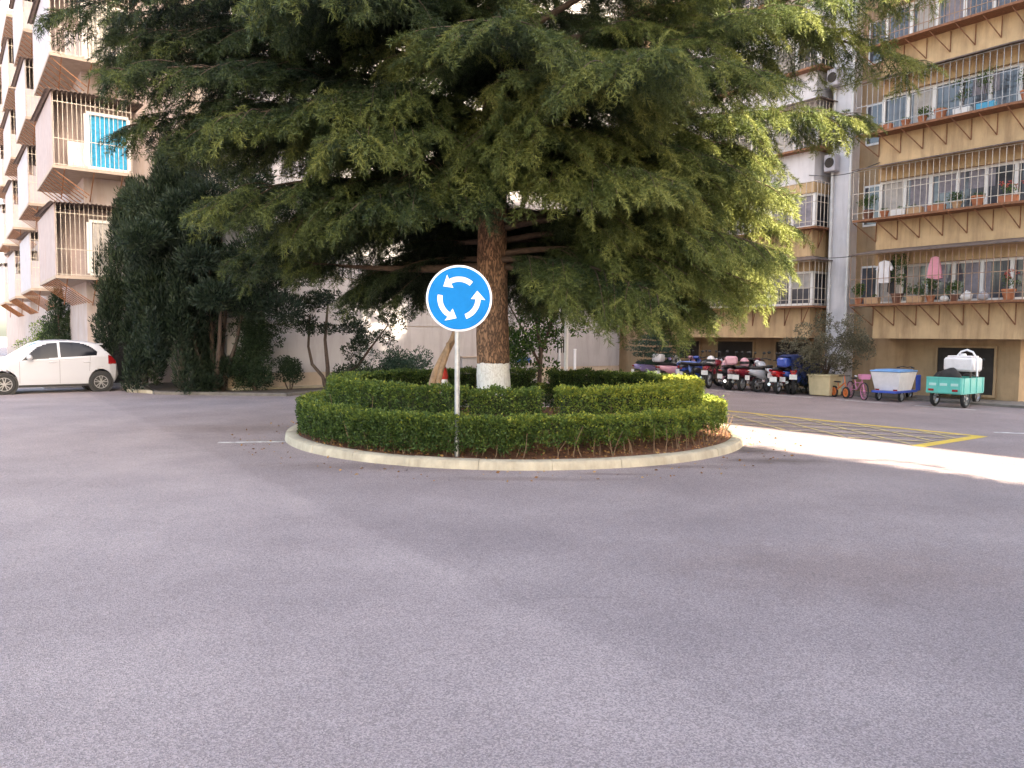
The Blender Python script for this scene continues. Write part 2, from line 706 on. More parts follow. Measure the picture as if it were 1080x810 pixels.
def arc_hedge(name, label, r0, r1, z0, z1, a0, a1, dens, yellow, thin=None, group=None):
    t = thing(name, label, 'hedge', IS, 0, group)
    span = a1 - a0
    area = span * (r0 + r1) / 2 * ((z1 - z0) * 2 + (r1 - r0))
    n = int(area * dens)
    th = rng.uniform(a0, a1, n)
    # points near the skin of the clipped section
    hw, hh = (r1 - r0) / 2, (z1 - z0) / 2
    f = rng.random(n)
    side = rng.random(n)
    wtop = (r1 - r0) / ((r1 - r0) + 2 * (z1 - z0))
    depth = np.abs(rng.normal(0, .05, n))
    rr = np.where(side < wtop, r0 + (r1 - r0) * f, np.where(side < wtop + (1 - wtop) * .55, r1 - depth, r0 + depth))
    zz = np.where(side < wtop, z1 - depth, z0 + (z1 - z0) * f ** .85)
    bump = .02 * np.sin(th * 23 + zz * 9) + .02 * np.sin(th * 51 + 2 + zz * 17) + .018 * np.sin(th * 97)
    rr = rr + bump * np.where(side < wtop, 0, 1)
    zz = zz + np.where(side < wtop, bump * .7, 0) + rng.normal(0, .012, n) + .010 * np.sin(th * 13 + 1) + .010 * np.sin(th * 37) + np.where(rng.random(n) < .012, rng.uniform(0, .09, n), 0)
    # ends rounded
    if thin is not None:
        tv = thin(th)                              # 0 dense, 1 thin
        keep = rng.random(n) < np.where(zz < z0 + (z1 - z0) * .5, 1 - .85 * tv * np.clip(1 - (zz - z0) / ((z1 - z0) * .5), 0, 1) ** .6, 1 - .25 * tv)
        th, rr, zz, side = th[keep], rr[keep], zz[keep], side[keep]
    if thin is not None:
        tv = thin(th)
        rr = rr - .09 * tv * (rr > (r0 + r1) / 2)
        lift = .20 * tv + .07 * tv * np.sin(th * 29 + 1) + .05 * np.sin(th * 71) + .05 * tv * np.sin(th * 17)
        keep = (zz > z0 + lift) | (rng.random(len(th)) < .05)
        dpole = np.hypot(IS.x + rr * np.cos(th) - SPB.x, IS.y + rr * np.sin(th) - SPB.y)
        keep &= dpole > .10
        th, rr, zz, side = th[keep], rr[keep], zz[keep], side[keep]
    n = len(th)
    P = np.stack([rr * np.cos(th), rr * np.sin(th), zz], 1)
    out = np.where((rr > (r0 + r1) / 2)[:, None], 1, -1) * np.stack([np.cos(th), np.sin(th), np.zeros(n)], 1)
    D = out * .7 + np.array([0, 0, .7]) + rng.normal(size=(n, 3)) * .8
    y = yellow(th, (zz - z0) / (z1 - z0))
    clump = .5 + .5 * np.sin(th * 41 + 3 * np.sin(zz * 11)) * np.sin(zz * 23 + th * 13)
    tint = np.clip(y + .22 * (clump - .5) + rng.normal(0, .16, n), 0, 1)
    np_mesh('foliage', leaf_quads(P, D, rng.uniform(.022, .046, n), .6, .08), 4, hedge_m, t, tint)
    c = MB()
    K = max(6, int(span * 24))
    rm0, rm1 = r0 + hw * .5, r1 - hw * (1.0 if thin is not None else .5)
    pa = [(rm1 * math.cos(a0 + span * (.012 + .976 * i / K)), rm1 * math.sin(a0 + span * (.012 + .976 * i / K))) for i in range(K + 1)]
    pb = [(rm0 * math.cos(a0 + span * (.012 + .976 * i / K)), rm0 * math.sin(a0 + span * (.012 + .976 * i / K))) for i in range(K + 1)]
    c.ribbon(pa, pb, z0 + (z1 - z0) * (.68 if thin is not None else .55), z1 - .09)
    c.build('hedge_core', core_m, t)  # solid dark core added inside so the hedge is not seen through
    s = MB()
    for i in range(int(span * 30)):
        a = random.uniform(a0 + .01, a1 - .01)
        r = random.uniform(r0 + .04, r1 - .03)
        p = Vector((r * math.cos(a), r * math.sin(a), z0 - .06))
        q = p + Vector((random.uniform(-.14, .14), random.uniform(-.14, .1), (z1 - z0) * random.uniform(.4, 1.0)))
        md = (p + q) / 2 + Vector((random.uniform(-.03, .03), random.uniform(-.03, .03), 0))
        s.tube([p, md, q], [.008, .006, .003], 4, cap=False)
    s.build('hedge_stems', twig_m, t)  # bare woody stems without leaves
    return t


def ang(px):                                     # island azimuth roughly under a picture column (front side)
    return -math.pi / 2 + (px - 543) / 243 * 1.27


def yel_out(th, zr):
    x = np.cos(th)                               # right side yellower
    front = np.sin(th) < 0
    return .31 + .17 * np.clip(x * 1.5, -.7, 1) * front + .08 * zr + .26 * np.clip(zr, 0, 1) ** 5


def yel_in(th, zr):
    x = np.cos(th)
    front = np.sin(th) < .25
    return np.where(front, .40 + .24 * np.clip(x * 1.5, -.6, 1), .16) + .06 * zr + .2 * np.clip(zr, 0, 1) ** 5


arc_hedge('hedge', 'low outer ring hedge along the island kerb, thin and twiggy at the right front', 3.22, 3.54, .13, .61, 0, 2 * math.pi, 6600, yel_out,
          thin=lambda th: np.clip((np.cos(th) + .25) * 1.6, 0, 1) * (np.sin(th) < .3) * 1.0)
gap1, gap2 = ang(573), ang(500)
arc_hedge('hedge', 'tall inner hedge sweeping round the right side of the island, yellow-green at its front', 2.66, 3.08, .2, .94, gap1 + .035, gap1 + 2.75, 4600, yel_in)
arc_hedge('hedge', 'tall dark green inner hedge round the left side of the island', 2.66, 3.08, .2, .94, gap1 + 2.83 - 2 * math.pi + 2 * math.pi, gap2 - .012 + 2 * math.pi, 4600, yel_in)
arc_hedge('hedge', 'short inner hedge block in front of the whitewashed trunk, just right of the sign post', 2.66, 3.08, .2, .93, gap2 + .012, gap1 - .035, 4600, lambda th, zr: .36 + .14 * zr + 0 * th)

# ------------------------------------------------------------------ traffic sign
sp_ = SPB
steel = mat('galvanised_steel', (.42, .42, .42), .42, .18, 12, metal=.75)
sblue = mat('sign_blue', (.0, .19, .50), .55, .14, 2.5, spec=.08)
swhite = mat('sign_white', (.8, .8, .82), .4, .04, 8)
sign = thing('traffic_sign', 'round blue roundabout sign with three white curved arrows on a grey steel post', 'traffic sign', (sp_.x, sp_.y, 0))
SC = pd(484.5, 315, sp_.y)
sr = 34.5 / 811 * sp_.y
MB().tube([(0, 0, -.05), (0, 0, SC.z + sr * .8)], .034, 16).lathe([(.0345, SC.z + sr * .8), (.0345, SC.z + sr * .8 + .012), (.012, SC.z + sr * .8 + .02)], 16).build('post', steel, sign, smooth=True)
FY = Matrix.Translation((SC.x - sp_.x, -.055, SC.z)) @ Matrix.Rotation(R(90), 4, 'X') @ Matrix.Rotation(R(-1.5), 4, 'Y')
MB().lathe([(sr * .97, -.010), (sr, -.006), (sr, .002), (sr * .985, .004)], 72, FY).build('backing_plate', swhite, sign, smooth=True)
MB().lathe([(sr * .94, .004), (sr * .94, .0065)], 72, FY).build('sign_face', sblue, sign, smooth=True)
for k in range(3):
    a0 = R(50 + 120 * k)
    a1 = R(118 + 120 * k)
    tip = R(143 + 120 * k)
    ro, ri = sr * .655, sr * .50
    poly = []
    K = 14
    for i in range(K + 1):
        a = a0 + (a1 - a0) * i / K
        poly.append((ro * math.cos(a), ro * math.sin(a)))
    poly.append((sr * .80 * math.cos(a1 - .02), sr * .80 * math.sin(a1 - .02)))
    poly.append((sr * .60 * math.cos(tip), sr * .60 * math.sin(tip)))
    poly.append((sr * .36 * math.cos(a1 + .0), sr * .36 * math.sin(a1 + .0)))
    for i in range(K, -1, -1):
        a = a0 + (a1 - a0) * i / K
        poly.append((ri * math.cos(a), ri * math.sin(a)))
    MB().prism(poly, .0065, .009, FY).build('arrow', swhite, sign)
for dz in (-.25, .22):
    MB().box((0, -.036, SC.z + dz), (.11, .035, .045)).build('clamp', steel, sign)

# ------------------------------------------------------------------ bark
bark_m, nt, b, out = nodes('cedar_bark')
L = nt.links.new
tc = nt.nodes.new('ShaderNodeTexCoord')
mp = nt.nodes.new('ShaderNodeMapping')
mp.inputs['Scale'].default_value = (1, 1, .3)
L(tc.outputs['Object'], mp.inputs['Vector'])
vo = nt.nodes.new('ShaderNodeTexVoronoi')
vo.feature = 'DISTANCE_TO_EDGE'
vo.inputs['Scale'].default_value = 24
nz = nt.nodes.new('ShaderNodeTexNoise')
nz.inputs['Scale'].default_value = 6
nz.inputs['Detail'].default_value = 6
L(mp.outputs['Vector'], nz.inputs['Vector'])
av = nt.nodes.new('ShaderNodeMixRGB')
av.inputs['Fac'].default_value = .34
L(mp.outputs['Vector'], av.inputs['Color1'])
L(nz.outputs['Color'], av.inputs['Color2'])
L(av.outputs['Color'], vo.inputs['Vector'])
rp = nt.nodes.new('ShaderNodeValToRGB')
rp.color_ramp.elements[0].position = .0
rp.color_ramp.elements[0].color = (.06, .033, .02, 1)
rp.color_ramp.elements[1].position = .28
rp.color_ramp.elements[1].color = (.36, .20, .115, 1)
L(vo.outputs['Distance'], rp.inputs['Fac'])
# whitewash painted round the foot of the trunk, with a ragged upper edge
sx = nt.nodes.new('ShaderNodeSeparateXYZ')
L(tc.outputs['Object'], sx.inputs['Vector'])
ma = nt.nodes.new('ShaderNodeMath')
ma.operation = 'MULTIPLY_ADD'
L(nz.outputs['Fac'], ma.inputs[0])
ma.inputs[1].default_value = .09
L(sx.outputs['Z'], ma.inputs[2])
lt = nt.nodes.new('ShaderNodeMath')
lt.operation = 'LESS_THAN'
L(ma.outputs[0], lt.inputs[0])
lt.inputs[1].default_value = 1.225
ww = nt.nodes.new('ShaderNodeValToRGB')
ww.color_ramp.elements[0].position = 0
ww.color_ramp.elements[0].color = (.66, .62, .57, 1)
ww.color_ramp.elements[1].position = .12
ww.color_ramp.elements[1].color = (.86, .84, .80, 1)
L(vo.outputs['Distance'], ww.inputs['Fac'])
mx = nt.nodes.new('ShaderNodeMixRGB')
L(lt.outputs[0], mx.inputs['Fac'])
L(rp.outputs['Color'], mx.inputs['Color1'])
L(ww.outputs['Color'], mx.inputs['Color2'])
L(mx.outputs['Color'], b.inputs['Base Color'])
b.inputs['Roughness'].default_value = .9
bp = nt.nodes.new('ShaderNodeBump')
bp.inputs['Strength'].default_value = .8
bp.inputs['Distance'].default_value = .03
L(vo.outputs['Distance'], bp.inputs['Height'])
L(bp.outputs['Normal'], b.inputs['Normal'])
limb_m = mat('limb_bark', (.085, .055, .038), .9, .35, 14, .6)

# ------------------------------------------------------------------ the deodar cedar
needle_m = leaf_mat('cedar_needle', [(0, (.011, .021, .010)), (.4, (.032, .052, .018)), (.75, (.10, .125, .033)), (1, (.20, .215, .058))], .22, .5)
TR = pd(522, 400, 13.05)
cedar = thing('cedar_tree', 'large drooping cedar with whitewashed trunk foot growing in the hedged island', 'tree', (TR.x, TR.y, 0))


def trunk_c(z):
    return Vector((-.05 * math.sin(z * .55) - .004 * z, .04 * math.sin(z * .4), z))


def trunk_r(z):
    return max(.03, .275 + .16 * math.exp(-z / .30) - .0 * z if z < 1 else (.285 - .018 * (z - 1)) * (1 if z < 9 else 1 - (z - 9) / 8))


tm = MB()
zs = [.02 + i * .12 for i in range(10)] + [1.3 + i * .35 for i in range(40)]
tm.tube([trunk_c(z) for z in zs], [trunk_r(z) for z in zs], 28, jit=.03)
tm.build('trunk', bark_m, cedar, smooth='all')


def spray_template(seed, n_side=6, per=17):
    """a hanging twig with side shoots, all set with needles; long axis +x, 1 unit long"""
    r_ = np.random.default_rng(seed)
    axes = [(np.zeros(3), np.array([1., 0, 0]), 1.0)]
    for i in range(n_side):
        t = .12 + .75 * i / n_side + r_.uniform(-.03, .03)
        sg = 1 if i % 2 else -1
        d = np.array([.75, sg * r_.uniform(.5, .85), r_.uniform(-.35, .12)])
        axes.append((np.array([t, 0, -.12 * t * t]), unit(d), .42 * (1 - .45 * t)))
    Ps, Ds = [], []
    for (o, d, ln) in axes:
        k = int(per * (2.0 if ln > .9 else 1.0))
        t = (np.arange(k) + r_.random(k)) / k
        p = o + d * (t * ln)[:, None]
        p[:, 2] -= .14 * (t * ln) ** 2
        rad = r_.normal(size=(k, 3))
        rad -= d * (rad @ d)[:, None]
        Ps.append(p)
        Ds.append(unit(d * .75 + unit(rad) * .8))
    P = np.concatenate(Ps)
    D = np.concatenate(Ds)
    S = unit(np.cross(D, r_.normal(size=P.shape)))
    ln = r_.uniform(.13, .2, len(P))[:, None]
    wd = .0125
    return np.stack([P + S * wd, P - S * wd, P + D * ln], 1)


TEMPL = [spray_template(100 + i) for i in range(6)]
spr_p, spr_d, spr_s, spr_t = [], [], [], []
limbs = MB()


def limb_curve(z0, az, L_, el, sag, K=16, wig=.12):
    d = np.array([math.cos(az), math.sin(az)])
    side = np.array([-d[1], d[0]])
    pts = []
    ph = random.uniform(0, 6)
    for i in range(K + 1):
        t = i / K
        r = L_ * t
        z = z0 + L_ * (math.tan(el) * t - sag * t * t)
        sw = wig * L_ * .25 * math.sin(t * 3 + ph) * t
        pts.append((d[0] * r + side[0] * sw, d[1] * r + side[1] * sw, z))
    return np.array(pts)


def foliate(pts, bl, start=.15, nb=26, r0=.05, bright=0.0, hang=1.0, tw=.31):
    """branchlets in a loose plane each side of the limb, set with drooping sprays"""
    K = len(pts) - 1
    z0 = pts[0][2]
    c0 = trunk_c(max(0, z0))
    base = np.array([c0.x, c0.y, 0])
    P3 = pts + base
    L_ = np.linalg.norm(pts[-1] - pts[0])
    limbs.tube([tuple(p) for p in P3], [max(.006, r0 * .85 * (1 - .93 * i / K)) for i in range(K + 1)], 6, cap=False)
    for i in range(nb):
        t = start + (1 - start) * (i + random.random() * .7) / nb
        x = t * K
        i0 = min(K - 1, int(x))
        f = x - i0
        o = P3[i0] * (1 - f) + P3[i0 + 1] * f
        d = unit(P3[i0 + 1] - P3[i0])
        sg = 1 if i % 2 else -1
        side = unit(np.cross(d, [0, 0, 1]) * sg)
        shape = math.sin(math.pi * min(1, .12 + .88 * t)) ** .6 * (.55 + .45 * (1 - t)) + .12
        bl_ = bl * shape * random.uniform(.7, 1.15)
        bd = unit(d * random.uniform(.45, .95) + side * random.uniform(.6, 1.0) + np.array([0, 0, random.uniform(-.12, .22)]))
        sag = random.uniform(.2, .5) * hang
        M_ = 7
        bp_ = []
        for j in range(M_ + 1):
            q = j / M_
            bp_.append(o + bd * bl_ * q + np.array([0, 0, -sag * bl_ * q * q]))
        limbs.tube([tuple(p) for p in bp_], [.012 * (1 - .7 * j / M_) for j in range(M_ + 1)], 3, cap=False)
        ns = max(4, int(bl_ / .058))
        for j in range(ns):
            q = (j + random.random()) / ns
            xx = q * M_
            j0 = min(M_ - 1, int(xx))
            p = bp_[j0] + (bp_[j0 + 1] - bp_[j0]) * (xx - j0)
            dd = unit(bp_[j0 + 1] - bp_[j0])
            s2 = unit(np.cross(dd, [0, 0, 1])) * (1 if j % 2 else -1)
            dr = unit(dd * random.uniform(.4, 1.0) + s2 * random.uniform(.1, .9) + np.array([0, 0, -random.uniform(-.1, 1.0) * hang]))
            spr_p.append(p)
            spr_d.append(dr)
            spr_s.append(tw * random.uniform(.8, 1.5))
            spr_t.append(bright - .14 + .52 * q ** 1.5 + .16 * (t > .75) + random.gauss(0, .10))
    # leader tuft
    for j in range(14):
        p = P3[-1] - unit(P3[-1] - P3[-2]) * random.uniform(0, .5)
        spr_p.append(p)
        spr_d.append(unit(unit(P3[-1] - P3[-2]) + rng.normal(size=3) * .4 - np.array([0, 0, .3])))
        spr_s.append(tw * random.uniform(.7, 1.1))
        spr_t.append(bright + .55 + random.gauss(0, .1))


def az_len(az):
    """side limbs are long, those toward and away from the road we stand on shorter"""
    x, y = math.cos(az), math.sin(az)
    return .60 + .40 * abs(x) ** 1.2 + (.12 if y > .3 else 0)


LV = []
z = 2.75
i = 0
while z < 14.5:
    az = i * 2.39996 + random.uniform(-.25, .25)
    LV.append((z, az))
    z += .165 if z < 8 else .25
    i += 1
for (z0, az) in LV:
    top = max(.22, 1 - max(0, z0 - 6.5) / 9.0)
    L_ = 6.9 * az_len(az) * top * random.uniform(.82, 1.06)
    x = math.cos(az)
    if math.sin(az) < -.2:
        L_ = min(L_, 4.6)
    el = R(random.uniform(8, 24)) if z0 < 5 else R(random.uniform(12, 32))
    sag = random.uniform(.26, .42)
    if z0 < 3.7:
        sag = random.uniform(.22, .34)
        L_ *= .86
    if math.sin(az) < -.3 and z0 < 3.9:
        continue
    if -2.05 < math.atan2(math.sin(az), math.cos(az)) < -1.1 and 5.4 < z0 < 9:
        continue
    if x > .3 and z0 < 4.2:
        L_ *= .8
    if x < -.3 and z0 < 4.3:
        L_ *= .62
    elif x < -.3 and z0 < 5.6:
        L_ = min(L_, 5.9)
    pts = limb_curve(z0, az, L_, el, sag)
    br = .2 + .34 * max(0, x) - .18 * max(0, -x)  # side light put into needle tint: right limbs paler, left darker
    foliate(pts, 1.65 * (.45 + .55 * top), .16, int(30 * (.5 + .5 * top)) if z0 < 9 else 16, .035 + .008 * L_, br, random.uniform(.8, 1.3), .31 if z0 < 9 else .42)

# the long bare limb showing left of the sign, bushy only at its end
pts = limb_curve(2.80, R(176), 3.5, R(-3), -.085, wig=.3)
foliate(pts, .8, .72, 9, .11, .2, 1.0)
# limbs that give the crown its outline in the photograph: (z0, azimuth, length, elevation, sag, needle tint carrying the side light)
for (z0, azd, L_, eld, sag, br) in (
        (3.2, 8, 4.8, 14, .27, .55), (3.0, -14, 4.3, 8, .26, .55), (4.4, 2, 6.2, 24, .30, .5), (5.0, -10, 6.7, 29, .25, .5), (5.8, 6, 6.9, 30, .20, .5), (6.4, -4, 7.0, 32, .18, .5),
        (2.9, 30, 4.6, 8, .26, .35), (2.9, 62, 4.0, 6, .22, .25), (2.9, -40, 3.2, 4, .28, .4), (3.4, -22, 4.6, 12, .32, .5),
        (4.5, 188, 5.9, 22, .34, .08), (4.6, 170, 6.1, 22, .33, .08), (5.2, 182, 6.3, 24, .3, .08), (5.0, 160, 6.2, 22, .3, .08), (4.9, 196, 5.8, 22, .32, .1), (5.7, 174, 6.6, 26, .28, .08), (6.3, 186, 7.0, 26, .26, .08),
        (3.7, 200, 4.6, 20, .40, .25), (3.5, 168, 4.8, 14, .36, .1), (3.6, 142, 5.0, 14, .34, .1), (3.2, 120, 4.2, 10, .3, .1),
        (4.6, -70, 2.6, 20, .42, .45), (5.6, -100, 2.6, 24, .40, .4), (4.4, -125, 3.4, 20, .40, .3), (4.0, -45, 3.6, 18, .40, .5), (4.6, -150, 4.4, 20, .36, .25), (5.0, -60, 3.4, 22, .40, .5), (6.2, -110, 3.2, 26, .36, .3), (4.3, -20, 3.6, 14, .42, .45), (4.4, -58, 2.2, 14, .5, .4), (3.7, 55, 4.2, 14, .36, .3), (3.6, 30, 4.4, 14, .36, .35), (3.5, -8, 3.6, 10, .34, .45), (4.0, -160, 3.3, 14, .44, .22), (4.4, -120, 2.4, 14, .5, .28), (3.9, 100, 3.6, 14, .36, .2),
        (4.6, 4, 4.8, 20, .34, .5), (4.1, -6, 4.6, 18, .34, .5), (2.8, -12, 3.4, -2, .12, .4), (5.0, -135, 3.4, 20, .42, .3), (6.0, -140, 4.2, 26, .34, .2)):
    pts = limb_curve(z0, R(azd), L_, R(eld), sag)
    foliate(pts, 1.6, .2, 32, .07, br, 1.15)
limbs.build('limb', limb_m, cedar, smooth='all')

spr_p = np.array(spr_p)
spr_d = np.array(spr_d)
spr_s = np.array(spr_s)
spr_t = np.array(spr_t)
allV, allT = [], []
ti = rng.integers(0, len(TEMPL), len(spr_p))
for k, T in enumerate(TEMPL):
    sel = ti == k
    X = unit(spr_d[sel])
    Y = unit(np.cross(np.array([0, 0, 1.]) + rng.normal(size=X.shape) * .25, X))
    Z = np.cross(X, Y)
    F = np.stack([X, Y, Z], 1) * spr_s[sel][:, None, None]
    V = np.einsum('kvc,scd->skvd', T, F) + spr_p[sel][:, None, None, :]
    allV.append(V.reshape(-1, 3, 3))
    tt = spr_t[sel][:, None] + rng.normal(0, .07, (sel.sum(), len(T)))
    allT.append(np.clip(tt, 0, 1).ravel())
V = np.concatenate(allV)
print('cedar needles', len(V), 'sprays', len(spr_p))
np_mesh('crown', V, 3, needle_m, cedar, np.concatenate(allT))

# ================================================================== buildings
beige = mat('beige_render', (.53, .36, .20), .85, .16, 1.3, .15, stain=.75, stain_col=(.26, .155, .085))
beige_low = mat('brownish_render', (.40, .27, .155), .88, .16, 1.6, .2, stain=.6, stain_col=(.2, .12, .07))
lilac = mat('grey_white_render', (.60, .57, .58), .85, .08, 2, .12, stain=.5, stain_col=(.34, .31, .3))
rust = mat('rusty_iron', (.23, .10, .05), .85, .35, 15, .3)
rustd = mat('dark_iron', (.10, .075, .06), .75, .35, 12)
barm = mat('grille_bar', (.50, .44, .38), .5, .25, 18, metal=.25)
barm2 = mat('rusty_grille_bar', (.30, .19, .13), .7, .35, 18)
barm3 = mat('dull_steel_bar', (.34, .33, .33), .5, .25, 18, metal=.3)
blackc = mat('black_cable', (.03, .03, .03), .6, .1, 9)
wframe = mat('white_window_frame', (.74, .72, .70), .45, .06, 6)
pane_m = glass_mat('window_glass', (.075, .075, .09), .1, .9, .6)
curt_m = mat('pale_curtain', (.42, .39, .37), .9, .2, 5)
curt2_m = mat('grey_lilac_curtain', (.24, .22, .25), .9, .25, 5)
dark_m = mat('dark_room', (.035, .028, .024), .9, .4, 3)
awn_m = mat('weathered_awning', (.13, .095, .08), .8, .35, 6)
pinkp = mat('pinkish_panel', (.35, .285, .28), .8, .12, 3, stain=.4, stain_col=(.36, .22, .17))
palep = mat('pale_panel', (.38, .365, .40), .8, .10, 3, stain=.4, stain_col=(.4, .34, .32))
slabm = mat('concrete_slab', (.36, .29, .24), .9, .15, 6)
blue_cur = mat('turquoise_curtain', (.02, .30, .50), .8, .25, 9)
pipe_m = mat('white_pipe', (.62, .60, .58), .5, .1, 6)
creamwall = mat('white_render', (.43, .405, .41), .88, .10, .8, .12, stain=.6, stain_col=(.28, .25, .24))
tanwall = mat('tan_render', (.50, .40, .31), .88, .10, 1.6, .12, stain=.45, stain_col=(.33, .25, .19))


def arc_path(d, x_far, x_c=-.3, y_c=0.0, back=3.0, n=10):
    """plan line at distance d outside the wall: along the front from x_far, round the corner, along the end"""
    p = [(x_far, y_c + d)]
    for i in range(n + 1):
        a = R(90) + R(90) * i / n
        p.append((x_c + d * math.cos(a), y_c + d * math.sin(a)))
    p.append((x_c - d, y_c - back))
    return p


def resample(path, step):
    out = []
    for (a, b2) in zip(path, path[1:]):
        a, b2 = Vector(a), Vector(b2)
        out.append((a, b2, (b2 - a).length))
    total = sum(s[2] for s in out)
    n = max(2, int(round(total / step)))
    res = []
    for i in range(n + 1):
        s = total * i / n
        for (a, b2, l) in out:
            if s <= l + 1e-9 or (a, b2, l) == out[-1]:
                q = min(1, s / max(l, 1e-9))
                p = a + (b2 - a) * q
                dirv = (b2 - a).normalized()
                res.append((p, dirv))
                break
            s -= l
    return res


def line_path(d, x_far, x_near, ret=0.0, y_c=0.0):
    p = [(x_far, y_c + d), (x_near, y_c + d)]
    if ret:
        p.append((x_near, y_c + d - ret))
    return p


RBQ = gp(1060, 425)
RB = thing('apartment_building', 'beige apartment block on the right with rounded corner balconies behind barred plant cages', 'building', (RBQ.x, RBQ.y, 0), FACE_ANG)
RBT = Matrix.Translation((RBQ.x, RBQ.y, 0)) @ Matrix.Rotation(FACE_ANG, 4, 'Z')
ZB, SH = 1.66, 2.37
NST = 6
body = MB()
body.prism([(-.3, -10), (15.0, -10), (15.0, 0), (-.3, 0)], -.1, ZB + SH * NST + .9)
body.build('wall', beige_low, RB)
rp_ = MB()
rp_.prism([(-.55, -10.2), (15.2, -10.2), (15.2, 1.0), (-.55, 1.0)], ZB + SH * NST + .9, ZB + SH * NST + 1.1)
rp_.build('roof', slabm, RB)
# grey-white pier with the drain pipes between the two stacks of balconies
pm = MB()
pm.box((4.55, .22, (ZB + SH * NST) / 2), (.62, .44, ZB + SH * NST))
pm.build('pier', lilac, RB)
for (x, y) in ((4.22, .5), (4.80, .5)):
    q = MB().tube([(x, y, 0), (x, y, ZB + SH * NST)], .045, 10)
    for k in range(7):
        q.lathe([(.058, .9 + k * 2.3), (.058, .98 + k * 2.3)], 10, Matrix.Translation((x, y, 0)))
    q.build('drain_pipe', pipe_m, RB, smooth=True)
# dark openings of the ground floor
for (x, w_, z0_, z1_, nm) in ((1.0, 1.5, .15, 1.45, 'storeroom_door'), (2.9, .0, 0, 0, ''), (6.3, 1.25, .85, 1.55, 'storeroom_window'), (8.55, 1.55, .8, 1.55, 'storeroom_window'), (10.6, 1.0, .85, 1.55, 'storeroom_window')):
    if not nm:
        continue
    o = MB().box((x, .02, (z0_ + z1_) / 2), (w_, .05, z1_ - z0_)).build(nm, dark_m, RB)
    f = MB()
    for (cx_, cz_, sx_, sz_) in ((x, z1_, w_ + .08, .06), (x, z0_, w_ + .08, .06), (x - w_ / 2, (z0_ + z1_) / 2, .06, z1_ - z0_ - .06), (x + w_ / 2, (z0_ + z1_) / 2, .06, z1_ - z0_ - .06)):
        f.box((cx_, .05, cz_), (sx_, .06, sz_))
    f.build('frame', beige_low, o)
# recessed kitchen windows between the stacks
for k in range(NST):
    z0_ = ZB + SH * k
    o = MB().box((3.75, .012, z0_ + 1.55), (.62, .03, 1.2)).build('window', wframe, RB)
    MB().box((3.75, .03, z0_ + 1.55), (.52, .012, 1.08)).build('pane', pane_m, o)


